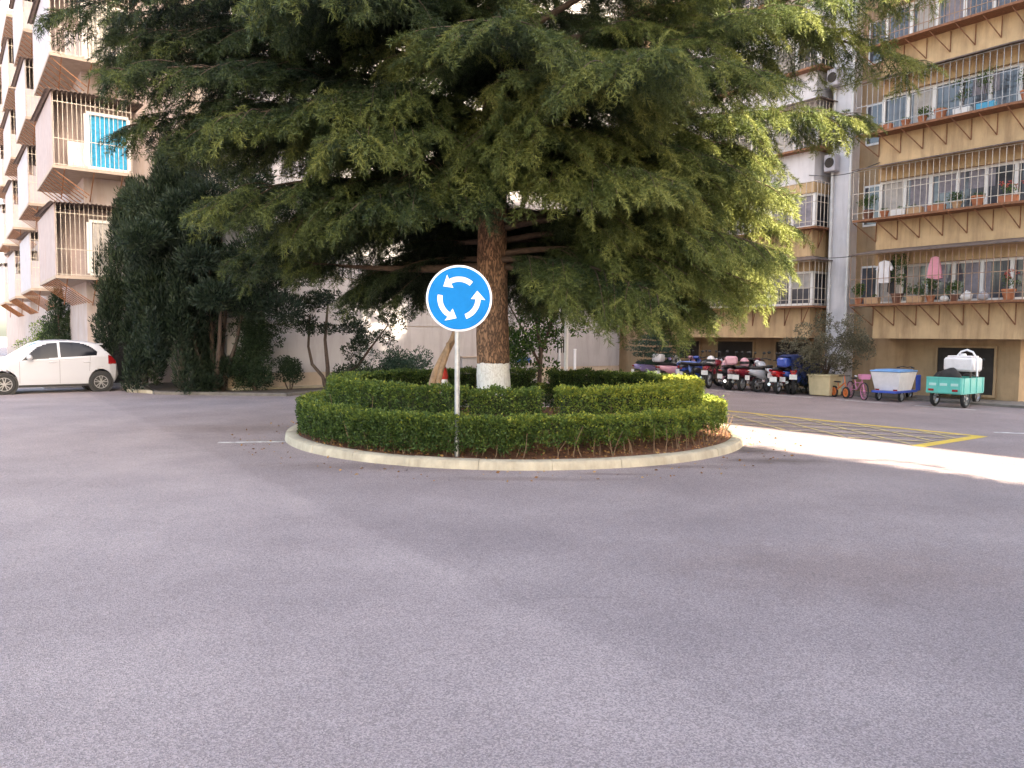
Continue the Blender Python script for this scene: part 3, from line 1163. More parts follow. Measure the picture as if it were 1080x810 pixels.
def storey(root, z0, front, wall, frame_d, cage_d, band_h, sh, path, cage, win_step, parapet_m, awning=True, brackets=True, bar_step=.125):
    """one balcony storey; path(d) gives the plan line at distance d from the wall"""
    pb, pi = path(front), path(.02)
    MB().ribbon(pb, pi, z0, z0 + band_h).build('parapet', parapet_m, root)
    # soffit lip
    # window strip on the parapet, under the next floor's slab
    pw0, pw1 = path(frame_d), path(frame_d - .06)
    win = MB()
    za, zb = z0 + band_h, z0 + sh - .32
    win.ribbon(path(frame_d + .015), path(frame_d - .065), za + .002, za + .07)
    win.ribbon(path(frame_d + .015), path(frame_d - .065), zb - .07, zb)
    for (p, d) in resample(pw0, win_step):
        nrm = Vector((d.y, -d.x))
        c = p + nrm * -.02
        win.box((c.x, c.y, (za + zb) / 2), (.085, .085, zb - za - .14), math.atan2(d.y, d.x))
    wo = win.build('window', wframe, root)
    MB().ribbon(path(frame_d - .03), path(frame_d - .045), za + .07, zb - .07).build('pane', pane_m, wo)
    # curtains drawn behind some panes show as paler sheets of the same glazing
    posts = resample(path(frame_d - .026), win_step)
    for (p, d), (p2, d2) in zip(posts, posts[1:]):
        if random.random() < .4 and (p2 - p).length > .3:
            e = (p2 - p) * .08
            a_, b_ = p + e, p + (p2 - p) * random.choice((.5, .92, .92))
            zl = random.choice((za + .08, za + .08, (za + zb) / 2))
            MB().add([(a_.x, a_.y, zl), (b_.x, b_.y, zl), (b_.x, b_.y, zb - .08), (a_.x, a_.y, zb - .08)], [(0, 1, 2, 3)]).build('curtain', random.choice((curt_m, curt2_m)), wo)
    MB().ribbon(path(front - .02), path(.02), zb + .001, z0 + sh - .003).build('lintel', parapet_m, root)
    if not cage:
        return
    pc = path(cage_d)
    lg = MB()
    lg.ribbon(pc, path(front + .003), z0 + band_h - .075, z0 + band_h - .015)
    led = lg.build('ledge', rust, root)
    if brackets:
        for (p, d), (p2, d2) in zip(resample(path(front + .012), .62), resample(path(cage_d - .05), .62)):
            br = MB()
            br.tube([(p.x, p.y, z0 + band_h - .62), (p2.x, p2.y, z0 + band_h - .085)], .016, 4)
            br.tube([(p.x, p.y, z0 + band_h - .62), (p.x, p.y, z0 + band_h - .09)], .013, 4)
            br.build('bracket', rust, led)
    gr = MB()
    bar_step *= random.uniform(.85, 1.35)
    zt = z0 + sh - .06
    for (p, d) in resample(pc, bar_step):
        gr.tube([(p.x, p.y, z0 + band_h - .02), (p.x, p.y, zt)], .0095, 4, cap=False)
    for zz in (z0 + band_h + random.uniform(.12, .22), z0 + band_h + random.uniform(.5, .8), zt):
        pts = [(p.x, p.y, zz) for (p, d) in resample(pc, .2)]
        gr.tube(pts, .012, 4)
    gr.build('window_grille', random.choice((barm, barm, barm2, barm3)), root)
    if awning:
        aw = MB()
        po, pin = path(cage_d + .12), path(front + .004)
        n = len(po)
        vs2 = [(x, y, zt + .02) for x, y in po] + [(x, y, zt + .16) for x, y in pin] + [(x, y, zt + .05) for x, y in po] + [(x, y, zt + .19) for x, y in pin]
        fs2 = []
        for i in range(n - 1):
            fs2 += [(i, i + 1, n + i + 1, n + i), (2 * n + i + 1, 2 * n + i, 3 * n + i, 3 * n + i + 1), (i, 2 * n + i, 2 * n + i + 1, i + 1), (n + i, n + i + 1, 3 * n + i + 1, 3 * n + i)]
        fs2 += [(0, n, 3 * n, 2 * n), (n - 1, 2 * n - 1, 4 * n - 1, 3 * n - 1)]
        aw.add(vs2, fs2)
        aw.build('awning', awn_m, root)


XA = 3.15
pathA = lambda d: arc_path(d, XA)
pathA2 = lambda d: arc_path(d, XA + (.45 if d > 1.0 else 0))
for k in range(NST):
    z0_ = ZB + SH * k
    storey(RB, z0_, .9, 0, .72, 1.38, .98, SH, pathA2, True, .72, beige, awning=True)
# the far stack of balconies: shallower cages on some storeys
pathB = lambda d: [(11.4, d), (5.15 - max(0, d - .9), d), (5.15 - max(0, d - .9), .015)]
for k in range(NST):
    z0_ = ZB + SH * k
    storey(RB, z0_, .9, 0, .80, 1.2, 1.0, SH, pathB, k in (0, 1, 2, 3, 4, 5), .78, beige if k < 2 else lilac, brackets=k < 2, awning=(k % 2 == 0), bar_step=.16)
# slack cables along the wall and drawn curtains in some panes
for (z_, sagc) in ((4.15, .12), (6.6, .16), (9.1, .1)):
    MB().tube([(3.1 + 2.2 * i / 14, .93 + .02 * math.sin(i), z_ - sagc * math.sin(math.pi * i / 14)) for i in range(15)], .012, 5).build('cable', blackc, RB)
# air conditioner on the recessed wall
for (x, z_) in ((5.02, 6.9), (5.02, 9.4)):
    ac = MB().box((4.75, .62, z_), (.36, .30, .5), bev=.02)
    o = ac.build('air_conditioner', palep, RB)
    MB().lathe([(.15, 0), (.15, .01)], 20, Matrix.Translation((4.75, .772, z_)) @ Matrix.Rotation(R(-90), 4, 'X')).build('fan_grille', dark_m, o)

# ------------------------------------------------------------------ end wall behind the cedar
BWQ = Vector((-8.1, 21.6, 0)) - N * -0
BWX = -N                                        # along the wall, to the right and away
BA = math.atan2(BWX.y, BWX.x)
BW = thing('end_wall_building', 'white rendered windowless end of a block with thin horizontal grooves behind the cedar', 'building', (BWQ.x, BWQ.y, 0), BA)
W0, W1, BH = .1, 15.35, 15.2
zc = [-.1, .50, 1.93, 3.36, 4.79, 6.22, 7.65, 9.08, 10.5, 12.0, 13.5, BH]
MB().prism([(W0 + .02, .025), (W1 - .02, .025), (W1 - .02, 9), (W0 + .02, 9)], -.1, BH - .02).build('groove_backing', dark_m if False else tanwall, BW)
for a, b_ in zip(zc, zc[1:]):
    q = MB().prism([(W0, 0), (W1, 0), (W1, .3), (W0, .3)], a + .012, b_ - .012)
    q.build('wall_band', tanwall if b_ < .6 else creamwall, BW)
MB().prism([(W0 - .2, -.25), (W1, -.25), (W1, 9.2), (W0 - .2, 9.2)], BH, BH + .22).build('roof', slabm, BW)
# small barred windows
for (px, py, w_, h_) in ((591, 365, .42, .5),):
    d_ = ray(px, py)
    # intersect with the wall's plane
    nrm = Vector((-BWX.y, BWX.x, 0))
    t_ = nrm.dot(BWQ - Vector((0, 0, CAMZ))) / nrm.dot(d_)
    hit = Vector((0, 0, CAMZ)) + d_ * t_
    lx = (hit - BWQ).dot(BWX)
    o = MB().box((lx, -.004, hit.z), (w_, .03, h_)).build('window', dark_m, BW)
    f = MB()
    for k in range(4):
        f.tube([(lx - w_ / 2 + w_ * (k + .0) / 3, -.04, hit.z - h_ / 2), (lx - w_ / 2 + w_ * k / 3, -.04, hit.z + h_ / 2)], .014, 6)
    f.build('window_grille', wframe, o)
for lx in (4.2, 12.2):
    MB().tube([(lx, -.07, 0), (lx, -.07, BH - .1)], .05, 10).build('drain_pipe', pipe_m, BW, smooth=True)
MB().prism([(W0, -.45), (W1 - .6, -.45), (W1 - .6, -.003), (W0, -.003)], -.05, .12).build('plinth', conc, BW)

# ------------------------------------------------------------------ left block with hung balcony cages
LBQ = Vector((-13.0, 22.0, 0))
LB = thing('apartment_building', 'pinkish apartment block behind the white car with boxed-in hanging balconies', 'building', (LBQ.x, LBQ.y, 0), FACE_ANG)
LZ, LS = 1.95, 3.1
LN = 6
MB().prism([(1.0, -5.2), (40, -5.2), (40, -.9), (1.0, -.9)], -.1, LZ + LS * LN + 1.2).build('wall', mat('grey_pink_render', (.37, .315, .305), .88, .1, 1.5, .15, stain=.45, stain_col=(.28, .18, .13)), LB)
MB().prism([(.7, -5.4), (40.2, -5.4), (40.2, -.5), (.7, -.5)], LZ + LS * LN + 1.2, LZ + LS * LN + 1.4).build('roof', slabm, LB)


def hung_cage(x0, k, full):
    """a boxed balcony hung on the corner: solid outer side, barred and glazed end"""
    zf = 3.28 + LS * k
    zt = zf + 2.02
    xl = 4.6
    pan = pinkp if k in (0, 1) and x0 < 1 else palep
    bal = MB()
    bal.box((x0 + xl / 2, -1.05, zf - .045), (xl, 2.1, .09))
    bo = bal.build('balcony_floor', slabm, LB)
    # struts under the floor
    for j in range(9):
        MB().tube([(x0 + .15 + j * .5, -.03, zf - .10), (x0 + .15 + j * .5, -.93, zf - .75)], .02, 4).build('strut', rust, bo)
    for j in range(3):
        MB().tube([(x0 + .03, -.3 - .75 * j, zf - .10), (x0 + .98, -.3 - .75 * j, zf - .8)], .02, 4).build('strut', rust, bo)
    # outer side panel
    MB().box((x0 + xl / 2, -.02, zf + (zt - zf) / 2), (xl - .02, .03, zt - zf - .01)).build('side_panel', pan, LB)
    # roof sheet, corrugated
    rf = MB()
    nx_ = 44
    vs2, fs2 = [], []
    for i in range(nx_ + 1):
        y = .14 - 2.5 * i / nx_
        for x in (x0 - .22, x0 + xl):
            z = zt + .02 + .03 * (i % 2) + (.05 + .10 * (x - x0) / xl if x > x0 else 0) - .06 * abs(y + 1) * .5
            vs2.append((x, y, z))
            vs2.append((x, y, z + .015))
    for i in range(nx_):
        a = i * 4
        b2 = a + 4
        fs2 += [(a, b2, b2 + 2, a + 2), (a + 1, a + 3, b2 + 3, b2 + 1), (a, a + 1, b2 + 1, b2), (a + 2, b2 + 2, b2 + 3, a + 3)]
    rf.add(vs2, fs2)
    rf.build('awning', awn_m, LB)
    if not full:
        MB().box((x0 + .03, -1.0, zf + .5), (.03, 1.9, 1.0)).build('end_panel', pan, LB)
    # end: bars, a low rail, a white framed window
    gr = MB()
    for j in range(18):
        y = -.05 - 2.0 * j / 17
        gr.tube([(x0 + .012, y, zf), (x0 + .012, y, zt + .03)], .010, 4, cap=False)
    for zz in (zf + .03, zf + .75, zt - .25):
        gr.tube([(x0 + .012, -.04, zz), (x0 + .012, -2.07, zz)], .014, 4)
    gr.build('window_grille', barm, LB)
    win = MB()
    yc, wy, wz0, wz1 = -1.45, 1.1, zf + .06, zf + 1.62
    xx = x0 + .17
    for (y, z_, sy, sz) in ((yc, wz1, wy, .08), (yc, wz0, wy, .08), (yc - wy / 2, (wz0 + wz1) / 2, .09, wz1 - wz0 - .08), (yc + wy / 2, (wz0 + wz1) / 2, .14, wz1 - wz0 - .08)):
        win.box((xx, y, z_), (.07, sy, sz))
    wo = win.build('window', wframe, LB)
    if k == 1 and x0 < 1:
        cu = MB()
        n2 = 30
        vs2, fs2 = [], []
        for i in range(n2 + 1):
            y = yc - wy / 2 + .05 + (wy - .12) * i / n2
            xo = xx + .05 + .018 * math.sin(i * 1.3)
            vs2 += [(xo, y, wz0 + .05), (xo, y, wz1 - .05)]
        for i in range(n2):
            fs2.append((2 * i, 2 * i + 1, 2 * i + 3, 2 * i + 2))
        cu.add(vs2, fs2)
        cu.build('curtain', blue_cur, wo)
    else:
        MB().box((xx + .02, yc, (wz0 + wz1) / 2), (.012, wy - .2, wz1 - wz0 - .09)).build('pane', pane_m if k != 0 else curt_m, wo)
    # inner wall of the balcony and its low white rail
    MB().box((x0 + .55, -.72, zf + .42), (.04, .55, .80)).build('rail_panel', wframe if k == 1 else pan, LB)
    if full:
        MB().box((x0 + .93, -1.05, zf + (zt - zf) / 2 + .02), (.1, 2.06, zt - zf - .08)).build('inner_wall', pinkp, LB)


for k in range(5):
    hung_cage(0.0, k, True)
for x0 in (8.0, 16.0, 24.0):
    for k in range(5):
        hung_cage(x0, k, False)
# ground-floor openings on the near end
for (y, w_, z0_, z1_, m_) in ((-1.9, .9, .1, 1.8, dark_m),):
    o = MB().box((.99, y, (z0_ + z1_) / 2), (.05, w_, z1_ - z0_)).build('window' if m_ is pane_m else 'door', m_, LB)
# ------------------------------------------------------------------ unseen blocks added to shade the yard; the gap between passes a sun strip
def shade_block(name, label, c0, c1, s_near, depth, H, m_):
    """c: across the alley's direction, s: along it (negative = behind us)"""
    t = thing(name, label, 'building', cs(c0, s_near), FACE_ANG)
    wd = c1 - c0
    MB().prism([(0, 0), (-depth, 0), (-depth, -wd), (0, -wd)], -.1, H).build('wall', m_, t)
    MB().prism([(.25, .0), (-depth, .0), (-depth, -wd), (.25, -wd)], H, H + .3).build('roof', slabm, t)
    for k in range(int((H - 1.5) / 3)):
        for j in range(int(wd / 3)):
            yy = -1.6 - j * 3.0
            if -yy > wd - 1:
                continue
            o = MB().box((.02, yy, 2.2 + 3 * k), (.05, 1.7, 1.5)).build('window', wframe, t)
            MB().box((.05, yy, 2.2 + 3 * k), (.012, 1.55, 1.35)).build('pane', pane_m, o)
    return t


shade_block('apartment_building', 'tall pale tower block added unseen for its shade behind the photographer, left of the sunlit alley', -6.5, 9.75, -22, 12, 42, creamwall)
shade_block('apartment_building', 'lower beige shading block added unseen behind the photographer, right of the sunlit alley', 11.95, 30, -14, 14, 27, beige)


# an unseen tree added beyond the right edge to dapple the sunlit strip
def late_tree():
    t_ = thing('dapple_tree', 'thin leafy tree added unseen to dapple the sun strip, beyond the right edge of the frame', 'tree', cs(9.15, -3.2))
    stems(t_, [([(0, 0, -.05), (.03, 0, 1.6), (-.02, .03, 3.4), (0, 0, 5.4)], .11, .04)])
    cl_ = [((random.gauss(0, .55), random.gauss(0, .55), random.uniform(2.9, 5.8)), (.34, .34, .26)) for i in range(26)]
    foliage(t_, broad_m, cl_, 70, .10, .55, .3, 'crown')

# ================================================================== plants round the yard
juniper_m = leaf_mat('juniper_leaf', [(0, (.008, .016, .010)), (.5, (.018, .032, .017)), (1, (.042, .06, .026))], .25)
shrub_m = leaf_mat('shrub_leaf', [(0, (.010, .021, .011)), (.5, (.024, .044, .02)), (1, (.06, .085, .034))], .25)
olive_m = leaf_mat('olive_grey_leaf', [(0, (.06, .055, .035)), (.5, (.15, .14, .09)), (1, (.26, .24, .17))], .25)
broad_m = leaf_mat('broad_leaf', [(0, (.02, .045, .012)), (.6, (.06, .12, .02)), (1, (.26, .34, .06))], .4)
spruce_m = leaf_mat('spruce_leaf', [(0, (.015, .035, .025)), (.6, (.04, .08, .055)), (1, (.09, .13, .09))], .25)
pot_leaf_m = leaf_mat('balcony_leaf', [(0, (.03, .06, .015)), (.5, (.08, .14, .035)), (1, (.2, .26, .08))], .35)
flower_m = leaf_mat('red_flower', [(0, (.4, .05, .04)), (1, (.65, .16, .12))], .3)
stem_m = mat('dark_stem', (.075, .05, .038), .9, .3, 16, .5)


def clump_pts(clumps, dens, up=.5, inner=.55):
    """points and leaf directions through a set of uneven clumps (centre, radii)"""
    Ps, Ds, Ts = [], [], []
    for (c, r) in clumps:
        r = np.array(r, dtype=float)
        n = max(6, int(dens * (r[0] * r[1] + r[0] * r[2] + r[1] * r[2]) * 4.2))
        d = unit(rng.normal(size=(n, 3)))
        q = (inner + (1 - inner) * rng.random(n) ** .6) * (1 + .22 * np.sin(d[:, 0] * 5 + c[0] * 7) * np.sin(d[:, 2] * 6 + c[1] * 3) + rng.normal(0, .07, n))
        Ps.append(np.array(c) + d * r * q[:, None])
        Ds.append(d + np.array([0, 0, up]) + rng.normal(size=(n, 3)) * .45)
        Ts.append(rng.normal(0, .16, n) + .42 + rng.normal(0, .12) + .25 * (q - .8))
    return np.concatenate(Ps), np.concatenate(Ds), np.clip(np.concatenate(Ts), 0, 1)


def foliage(parent, m, clumps, dens, size, wid=.5, up=.5, name='foliage', inner=.55, tint_add=0.0):
    P, D, T = clump_pts(clumps, dens, up, inner)
    s = rng.uniform(size * .7, size * 1.3, len(P))
    return np_mesh(name, leaf_quads(P, D, s, wid, .06), 4, m, parent, np.clip(T + tint_add, 0, 1))


def stems(parent, lines, m=None, name='trunk'):
    mb = MB()
    for pts, r0, r1 in lines:
        n = len(pts)
        mb.tube(pts, [r0 + (r1 - r0) * i / (n - 1) for i in range(n)], 8, jit=.06)
    return mb.build(name, m or stem_m, parent, smooth='all')


def flame_clumps(h0, h1, rad, n, squeeze=1.0):
    out = []
    for i in range(n):
        t = (i + random.random()) / n
        zz = h0 + (h1 - h0) * t
        rr = rad * (1 - t ** 1.7 * .82) * squeeze
        a = random.uniform(0, 2 * math.pi)
        q = rr * math.sqrt(random.random())
        s = random.uniform(.75, 1.2)
        out.append(((q * math.cos(a), q * math.sin(a), zz), (.17 * s * rad + .05, .17 * s * rad + .05, .46 * s * rad + .14)))
    return out


# dense dark juniper beside the car
p = gp(186, 415)
p.y += .35
t = thing('juniper_tree', 'dark shaggy juniper reaching down to the ground just behind the tail of the white car', 'tree', p)
foliage(t, juniper_m, flame_clumps(.3, 6.4, 1.35, 90, 1.1), 400, .13, .2, 1.5, 'crown')
stems(t, [([(0, 0, -.05), (.05, 0, 1.5), (-.05, .05, 3.2), (0, 0, 5.2)], .13, .04)])
p = gp(150, 411)
p.y += .9
p.x -= .35
t = thing('juniper_tree', 'slimmer leaning juniper with flame-like tips, left of the shaggy one, against the pink block', 'tree', p)
cl = flame_clumps(1.6, 5.6, 1.35, 50)
foliage(t, juniper_m, cl, 560, .13, .2, 1.5, 'crown')
stems(t, [([(0, 0, -.05), (.08, 0, 1.2), (0, .05, 3.6)], .1, .03)])
# many-stemmed juniper with bare legs
p = gp(222, 416)
p.y += .35
t = thing('juniper_tree', 'many-stemmed dark conifer with bare curved trunks under a high crown, left of the column shrub', 'tree', p)
ls = []
for (dx, dy, lean, r) in ((-.35, 0, -.55, .07), (-.1, .15, -.1, .09), (.1, -.1, .2, .08), (.3, .1, .75, .065), (.02, .25, .35, .06)):
    ls.append(([(dx * .5, dy, -.05), (dx * .8, dy, .5), (dx + lean * .35, dy, 1.4), (dx + lean * .6, dy, 2.3), (dx + lean * .8, dy, 3.6)], r, r * .5))
stems(t, ls)
cl = []
for i in range(60):
    a, q = random.uniform(0, 6.28), 2.5 * math.sqrt(random.random())
    cl.append(((q * math.cos(a), q * .7 * math.sin(a), random.uniform(2.2, 6.0)), (.52, .45, .34)))
for i in range(9):
    cl.append(((random.uniform(-.5, .3), random.uniform(-.3, .3), random.uniform(.25, .8)), (.26, .26, .22)))
foliage(t, juniper_m, cl, 420, .14, .2, .7, 'crown')
# tall clipped column
p = gp(262, 416)
p.y += .5
t = thing('shrub', 'tall dark clipped column shrub with a wing at its top, against the wall', 'shrub', p)
cl = []
for i in range(26):
    zz = .25 + 1.75 * i / 25
    cl.append(((random.uniform(-.3, .3), random.uniform(-.25, .25), zz), (.33, .33, .25)))
for (x, z_) in ((.45, 1.75), (.75, 1.85), (.95, 2.02), (-.45, 1.8), (.55, 1.45)):
    cl.append(((x, 0, z_), (.28, .25, .18)))
foliage(t, shrub_m, cl, 480, .06, .55)
stems(t, [([(0, 0, -.05), (.02, 0, .8), (0, 0, 1.8)], .06, .03)])
# small clipped shrub on bare legs
p = gp(300, 415)
p.y += .5
t = thing('shrub', 'small square-clipped dark shrub on thin bare legs, right of the column shrub', 'shrub', p)
cl = [((random.uniform(-.27, .27), random.uniform(-.2, .2), random.uniform(.38, .85)), (.2, .2, .17)) for i in range(16)]
foliage(t, shrub_m, cl, 520, .05, .55)
stems(t, [([(0, 0, -.03), (-.12, 0, .25), (-.2, 0, .55)], .025, .012), ([(.02, 0, -.03), (.1, 0, .25), (.18, 0, .55)], .022, .012), ([(.0, .05, -.03), (.0, .05, .5)], .02, .012)])
# twisted juniper left of the island
p = gp(345, 414)
t = thing('juniper_tree', 'twisted juniper with three spreading bare stems behind the left end of the hedge', 'tree', p)
ls = [([(0, 0, -.05), (-.12, 0, .45), (-.42, 0, .8), (-.55, .1, 1.3), (-.5, .1, 2.2)], .06, .03),
      ([(0, .05, -.05), (.02, 0, .7), (-.05, 0, 1.5), (.05, 0, 2.6)], .075, .03),
      ([(.05, 0, -.05), (.35, 0, .45), (.85, .1, .75), (1.2, .1, 1.25), (1.7, .1, 1.9)], .06, .02)]
stems(t, ls)
cl = []
for (x, z_, n_) in ((-.6, 1.9, 4), (-.3, 2.6, 5), (.2, 2.7, 5), (.1, 1.9, 3), (.6, 2.2, 4), (1.0, 1.9, 5), (1.4, 1.7, 4), (1.75, 2.05, 3), (1.05, 1.4, 3), (.7, 1.15, 2), (2.1, 2.2, 2)):
    for k in range(n_):
        cl.append(((x + random.gauss(0, .18), random.gauss(0, .2), z_ + random.gauss(0, .14)), (.24, .24, .15)))
foliage(t, juniper_m, cl, 420, .07, .42, .6, 'crown')
# round shrubs by the wall
p = pd(420, 405, 22.6)
p.z = 0
t = thing('shrub', 'round blue-green clipped shrub by the wall, left of the leaning props', 'shrub', p)
cl = [((random.gauss(0, .36), random.gauss(0, .25), .72 + random.gauss(0, .17)), (.34, .32, .27)) for i in range(20)]
foliage(t, spruce_m, cl, 420, .055, .5)
stems(t, [([(0, 0, -.05), (.02, 0, .6)], .05, .03)])
p = pd(383, 405, 21.9)
p.z = 0
t = thing('shrub', 'low dark spreading shrub between the twisted juniper and the round shrub', 'shrub', p)
cl = [((random.gauss(0, .34), random.gauss(0, .25), .45 + random.gauss(0, .14)), (.3, .3, .25)) for i in range(15)]
foliage(t, shrub_m, cl, 380, .06, .5)
stems(t, [([(0, 0, -.05), (.02, 0, .45)], .04, .02)])
# cone behind the car
p = gp(52, 408)
p = p + Vector((-1.55, 3.2, 0))
t = thing('cypress_tree', 'small cone-shaped green cypress behind the roof of the white car', 'tree', p)
cl = []
for i in range(36):
    zz = .3 + 2.75 * i / 35
    rr = .62 * (1 - max(0, (zz - 1.7)) / 1.7) if zz > 1.7 else .62
    a, q = random.uniform(0, 6.28), rr * math.sqrt(random.random()) * .7
    cl.append(((q * math.cos(a), q * math.sin(a), zz), (.3 * rr / .62 + .06, .3 * rr / .62 + .06, .26)))
foliage(t, shrub_m, cl, 420, .07, .4, .9, 'crown', tint_add=.1)
stems(t, [([(0, 0, -.05), (0, 0, 2.4)], .06, .02)])
p = gp(24, 398)
p = p + Vector((-1.0, 3.0, 0))
t = thing('shrub', 'pale yellow-green bush beyond the bonnet of the white car', 'shrub', p)
cl = [((random.gauss(0, .5), random.gauss(0, .3), .95 + random.gauss(0, .35)), (.4, .35, .35)) for i in range(16)]
foliage(t, broad_m, cl, 260, .07, .5, tint_add=.3)
stems(t, [([(0, 0, -.05), (.02, 0, .9)], .05, .03)])
# broadleaf behind the cedar's trunk
p = Vector((.75, 21.5, 0))
t = thing('broadleaf_tree', 'small broadleaf tree with light green leaves showing right of the cedar trunk', 'tree', p)
stems(t, [([(0, 0, -.05), (.05, 0, 1.2), (-.1, 0, 2.2), (-.3, .1, 3.2)], .07, .025), ([(.05, 0, 1.2), (.4, 0, 2.2), (.7, .1, 3.0)], .045, .02), ([(0, 0, .9), (-.5, .1, 1.9), (-.9, .1, 2.6)], .04, .018)])
cl = [((random.gauss(-.1, .6), random.gauss(0, .45), 2.5 + random.gauss(0, .65)), (.33, .33, .27)) for i in range(34)]
cl += [((random.gauss(-.35, .3), random.gauss(0, .3), 1.3 + random.gauss(0, .35)), (.3, .3, .27)) for i in range(14)]
foliage(t, broad_m, cl, 170, .09, .55, .3, 'crown', tint_add=-.08)
# spruce sapling before the bikes
SPX = 692
p = N * -19.9 + U * ((((SPX - 540) / 811) * (-N.y * 19.9) + N.x * 19.9) / (U.x - (SPX - 540) / 811 * U.y))
t = thing('spruce_tree', 'young blue-green spruce with flat tiers of branches beside the leftmost parked scooters', 'tree', p)
stems(t, [([(0, 0, -.05), (.02, 0, .8), (0, 0, 1.75)], .04, .012)])
cl = []
for zz, ln in ((.75, .55), (1.0, .75), (1.2, 1.0), (1.42, .85), (1.62, .5), (1.8, .2)):
    for k in range(7):
        a = k * .9 + zz * 7
        for q in (.35, .65, .95):
            cl.append(((ln * q * math.cos(a), ln * q * math.sin(a), zz + .05 * q), (.17, .17, .055)))
foliage(t, spruce_m, cl, 560, .06, .3, .1, 'crown')

late_tree()
# planting bed along the wall on the left, with its pale kerb
bed = MB()
bp_ = [gp(133, 401), gp(165, 416), gp(303, 418), gp(420, 405), gp(420, 405) + U * 1.2, gp(133, 401) + Vector((2.0, 3.0, 0))]
bed.prism([(q.x, q.y) for q in bp_], -.05, .07)
tag(bed.build('planting_bed', mat('dark_bed_soil', (.075, .055, .042), .95, .4, 9, .6)), kind='structure')
kb2 = MB()
for a_, b_ in ((bp_[0], bp_[1]), (bp_[1], bp_[2]), (bp_[2], bp_[3])):
    d = (b_ - a_)
    c = (a_ + b_) / 2
    kb2.box((c.x, c.y, .0), (d.length, .12, .17 - .0004 * len(kb2.v)), math.atan2(d.y, d.x))
tag(kb2.build('kerb', mat('dark_kerb', (.15, .13, .115), .9, .25, 6, .3)), kind='structure')
pv = MB()
pv.prism([(q.x, q.y) for q in (gp(128, 402), gp(133, 413.5), gp(163, 415.4), gp(150, 404))], -.05, .085)
tag(pv.build('pavement', conc), kind='structure')
# pavement strip in front of the left block, behind the car
pv = MB()
a_, b_ = LBQ + N * -.3 - U * .4, LBQ + N * 1.4 - U * .4
pv.prism([(q.x, q.y) for q in (LBQ + U * .8 - N * 2.8, LBQ + U * .8 + N * .3, LBQ + U * 34 + N * .3, LBQ + U * 34 - N * 2.8)], -.05, .1)
tag(pv.build('pavement', mat('pavement_concrete', (.42, .38, .36), .88, .15, 4, .2, stain=.3)), kind='structure')
pv = MB()
pv.prism([(q.x, q.y) for q in (cs(20.85, -1), cs(20.85, 14.5), cs(22.4, 14.5), cs(22.4, -1))], -.05, .06)
tag(pv.build('pavement', mat('dark_worn_concrete', (.17, .15, .135), .9, .25, 4, .2, stain=.4)), kind='structure')

# ================================================================== small standing things
def post(px, py, h, r, m_, label, dy=0):
    p_ = gp(px, py)
    t_ = thing('post', label, 'post', p_)
    MB().tube([(0, 0, -.05), (0, 0, h)], r, 12).lathe([(r * 1.0, h), (r * 1.25, h + .004), (r * 1.0, h + .03)], 12).build('shaft', m_, t_, smooth=True)
    MB().lathe([(r * 2.6, -.02), (r * 2.6, .015), (r * 1.3, .03)], 14).build('base_plate', m_, t_, smooth=True)
    return t_


post(596.5, 425, 3.3, .05, pipe_m, 'tall thin grey-white post behind the island, in front of the small barred window')
post(606, 406, 1.2, .045, swhite, 'short white bollard post right of the tall thin post by the wall')


def low_wall(px, py, w_, h_, label):
    p_ = pd(px, py, 24.3 if px < 520 else 25.6)
    p_.z = 0
    t_ = thing('low_wall', label, 'low wall', p_, BA)
    MB().box((0, 0, h_ / 2), (w_, .22, h_), bev=.015).build('wall', creamwall, t_)
    MB().box((0, 0, h_ + .025), (w_ + .06, .28, .05), bev=.01).build('coping', slabm, t_)
    return t_


low_wall(494, 404, .6, .95, 'narrow white block of low wall left of the cedar trunk, behind the hedge')
low_wall(551, 405, 1.0, .70, 'low white wall just right of the cedar trunk, behind the hedge')
# blue barrel
p = pd(553, 401, 26.2)
p.z = 0
t = thing('barrel', 'blue plastic barrel standing by the low white wall right of the cedar', 'barrel', p)
bb_m = mat('blue_plastic', (.02, .10, .42), .45, .15, 5)
MB().lathe([(.20, 0), (.235, .04), (.245, .25), (.235, .30), (.25, .34), (.25, .58), (.235, .62), (.24, .82), (.21, .88)], 24).build('body', bb_m, t, smooth=True)
MB().lathe([(.215, .88), (.215, .915), (.19, .92)], 24).build('lid', bb_m, t, smooth=True)
# white bin with red lid half hidden behind the hedge
p = pd(466, 400, 13.1)
p.z = .34
t = thing('bin', 'slim white bin with a red lid inside the hedge ring beside the leaning props', 'bin', p)
MB().lathe([(.15, 0), (.19, .05), (.21, .5), (.20, .56)], 20).build('body', swhite, t, smooth=True)
MB().lathe([(.215, .56), (.22, .62), (.16, .74), (.05, .79)], 20).build('lid', mat('red_plastic', (.5, .03, .02), .4, .12, 5), t, smooth=True)
MB().lathe([(.203, .2), (.207, .2), (.210, .3), (.206, .3)], 20, close=True).build('blue_band', bb_m, t, smooth=True)
t.scale = (.5, .5, 1.0)
# leaning props
prop_m = mat('weathered_prop_wood', (.30, .19, .11), .85, .3, 9, .5)


def prop(a, b_, r, label):
    t_ = thing('prop_pole', label, 'wooden prop', (a.x, a.y, a.z))
    d = b_ - a
    pts = [Vector((0, 0, 0)) + d * (i / 8) + Vector((.025 * math.sin(i * 1.1), 0, 0)) for i in range(9)]
    MB().tube(pts, [r * (1.1 - .25 * i / 8) for i in range(9)], 10, jit=.05).build('pole', prop_m, t_, smooth='all')
    return t_


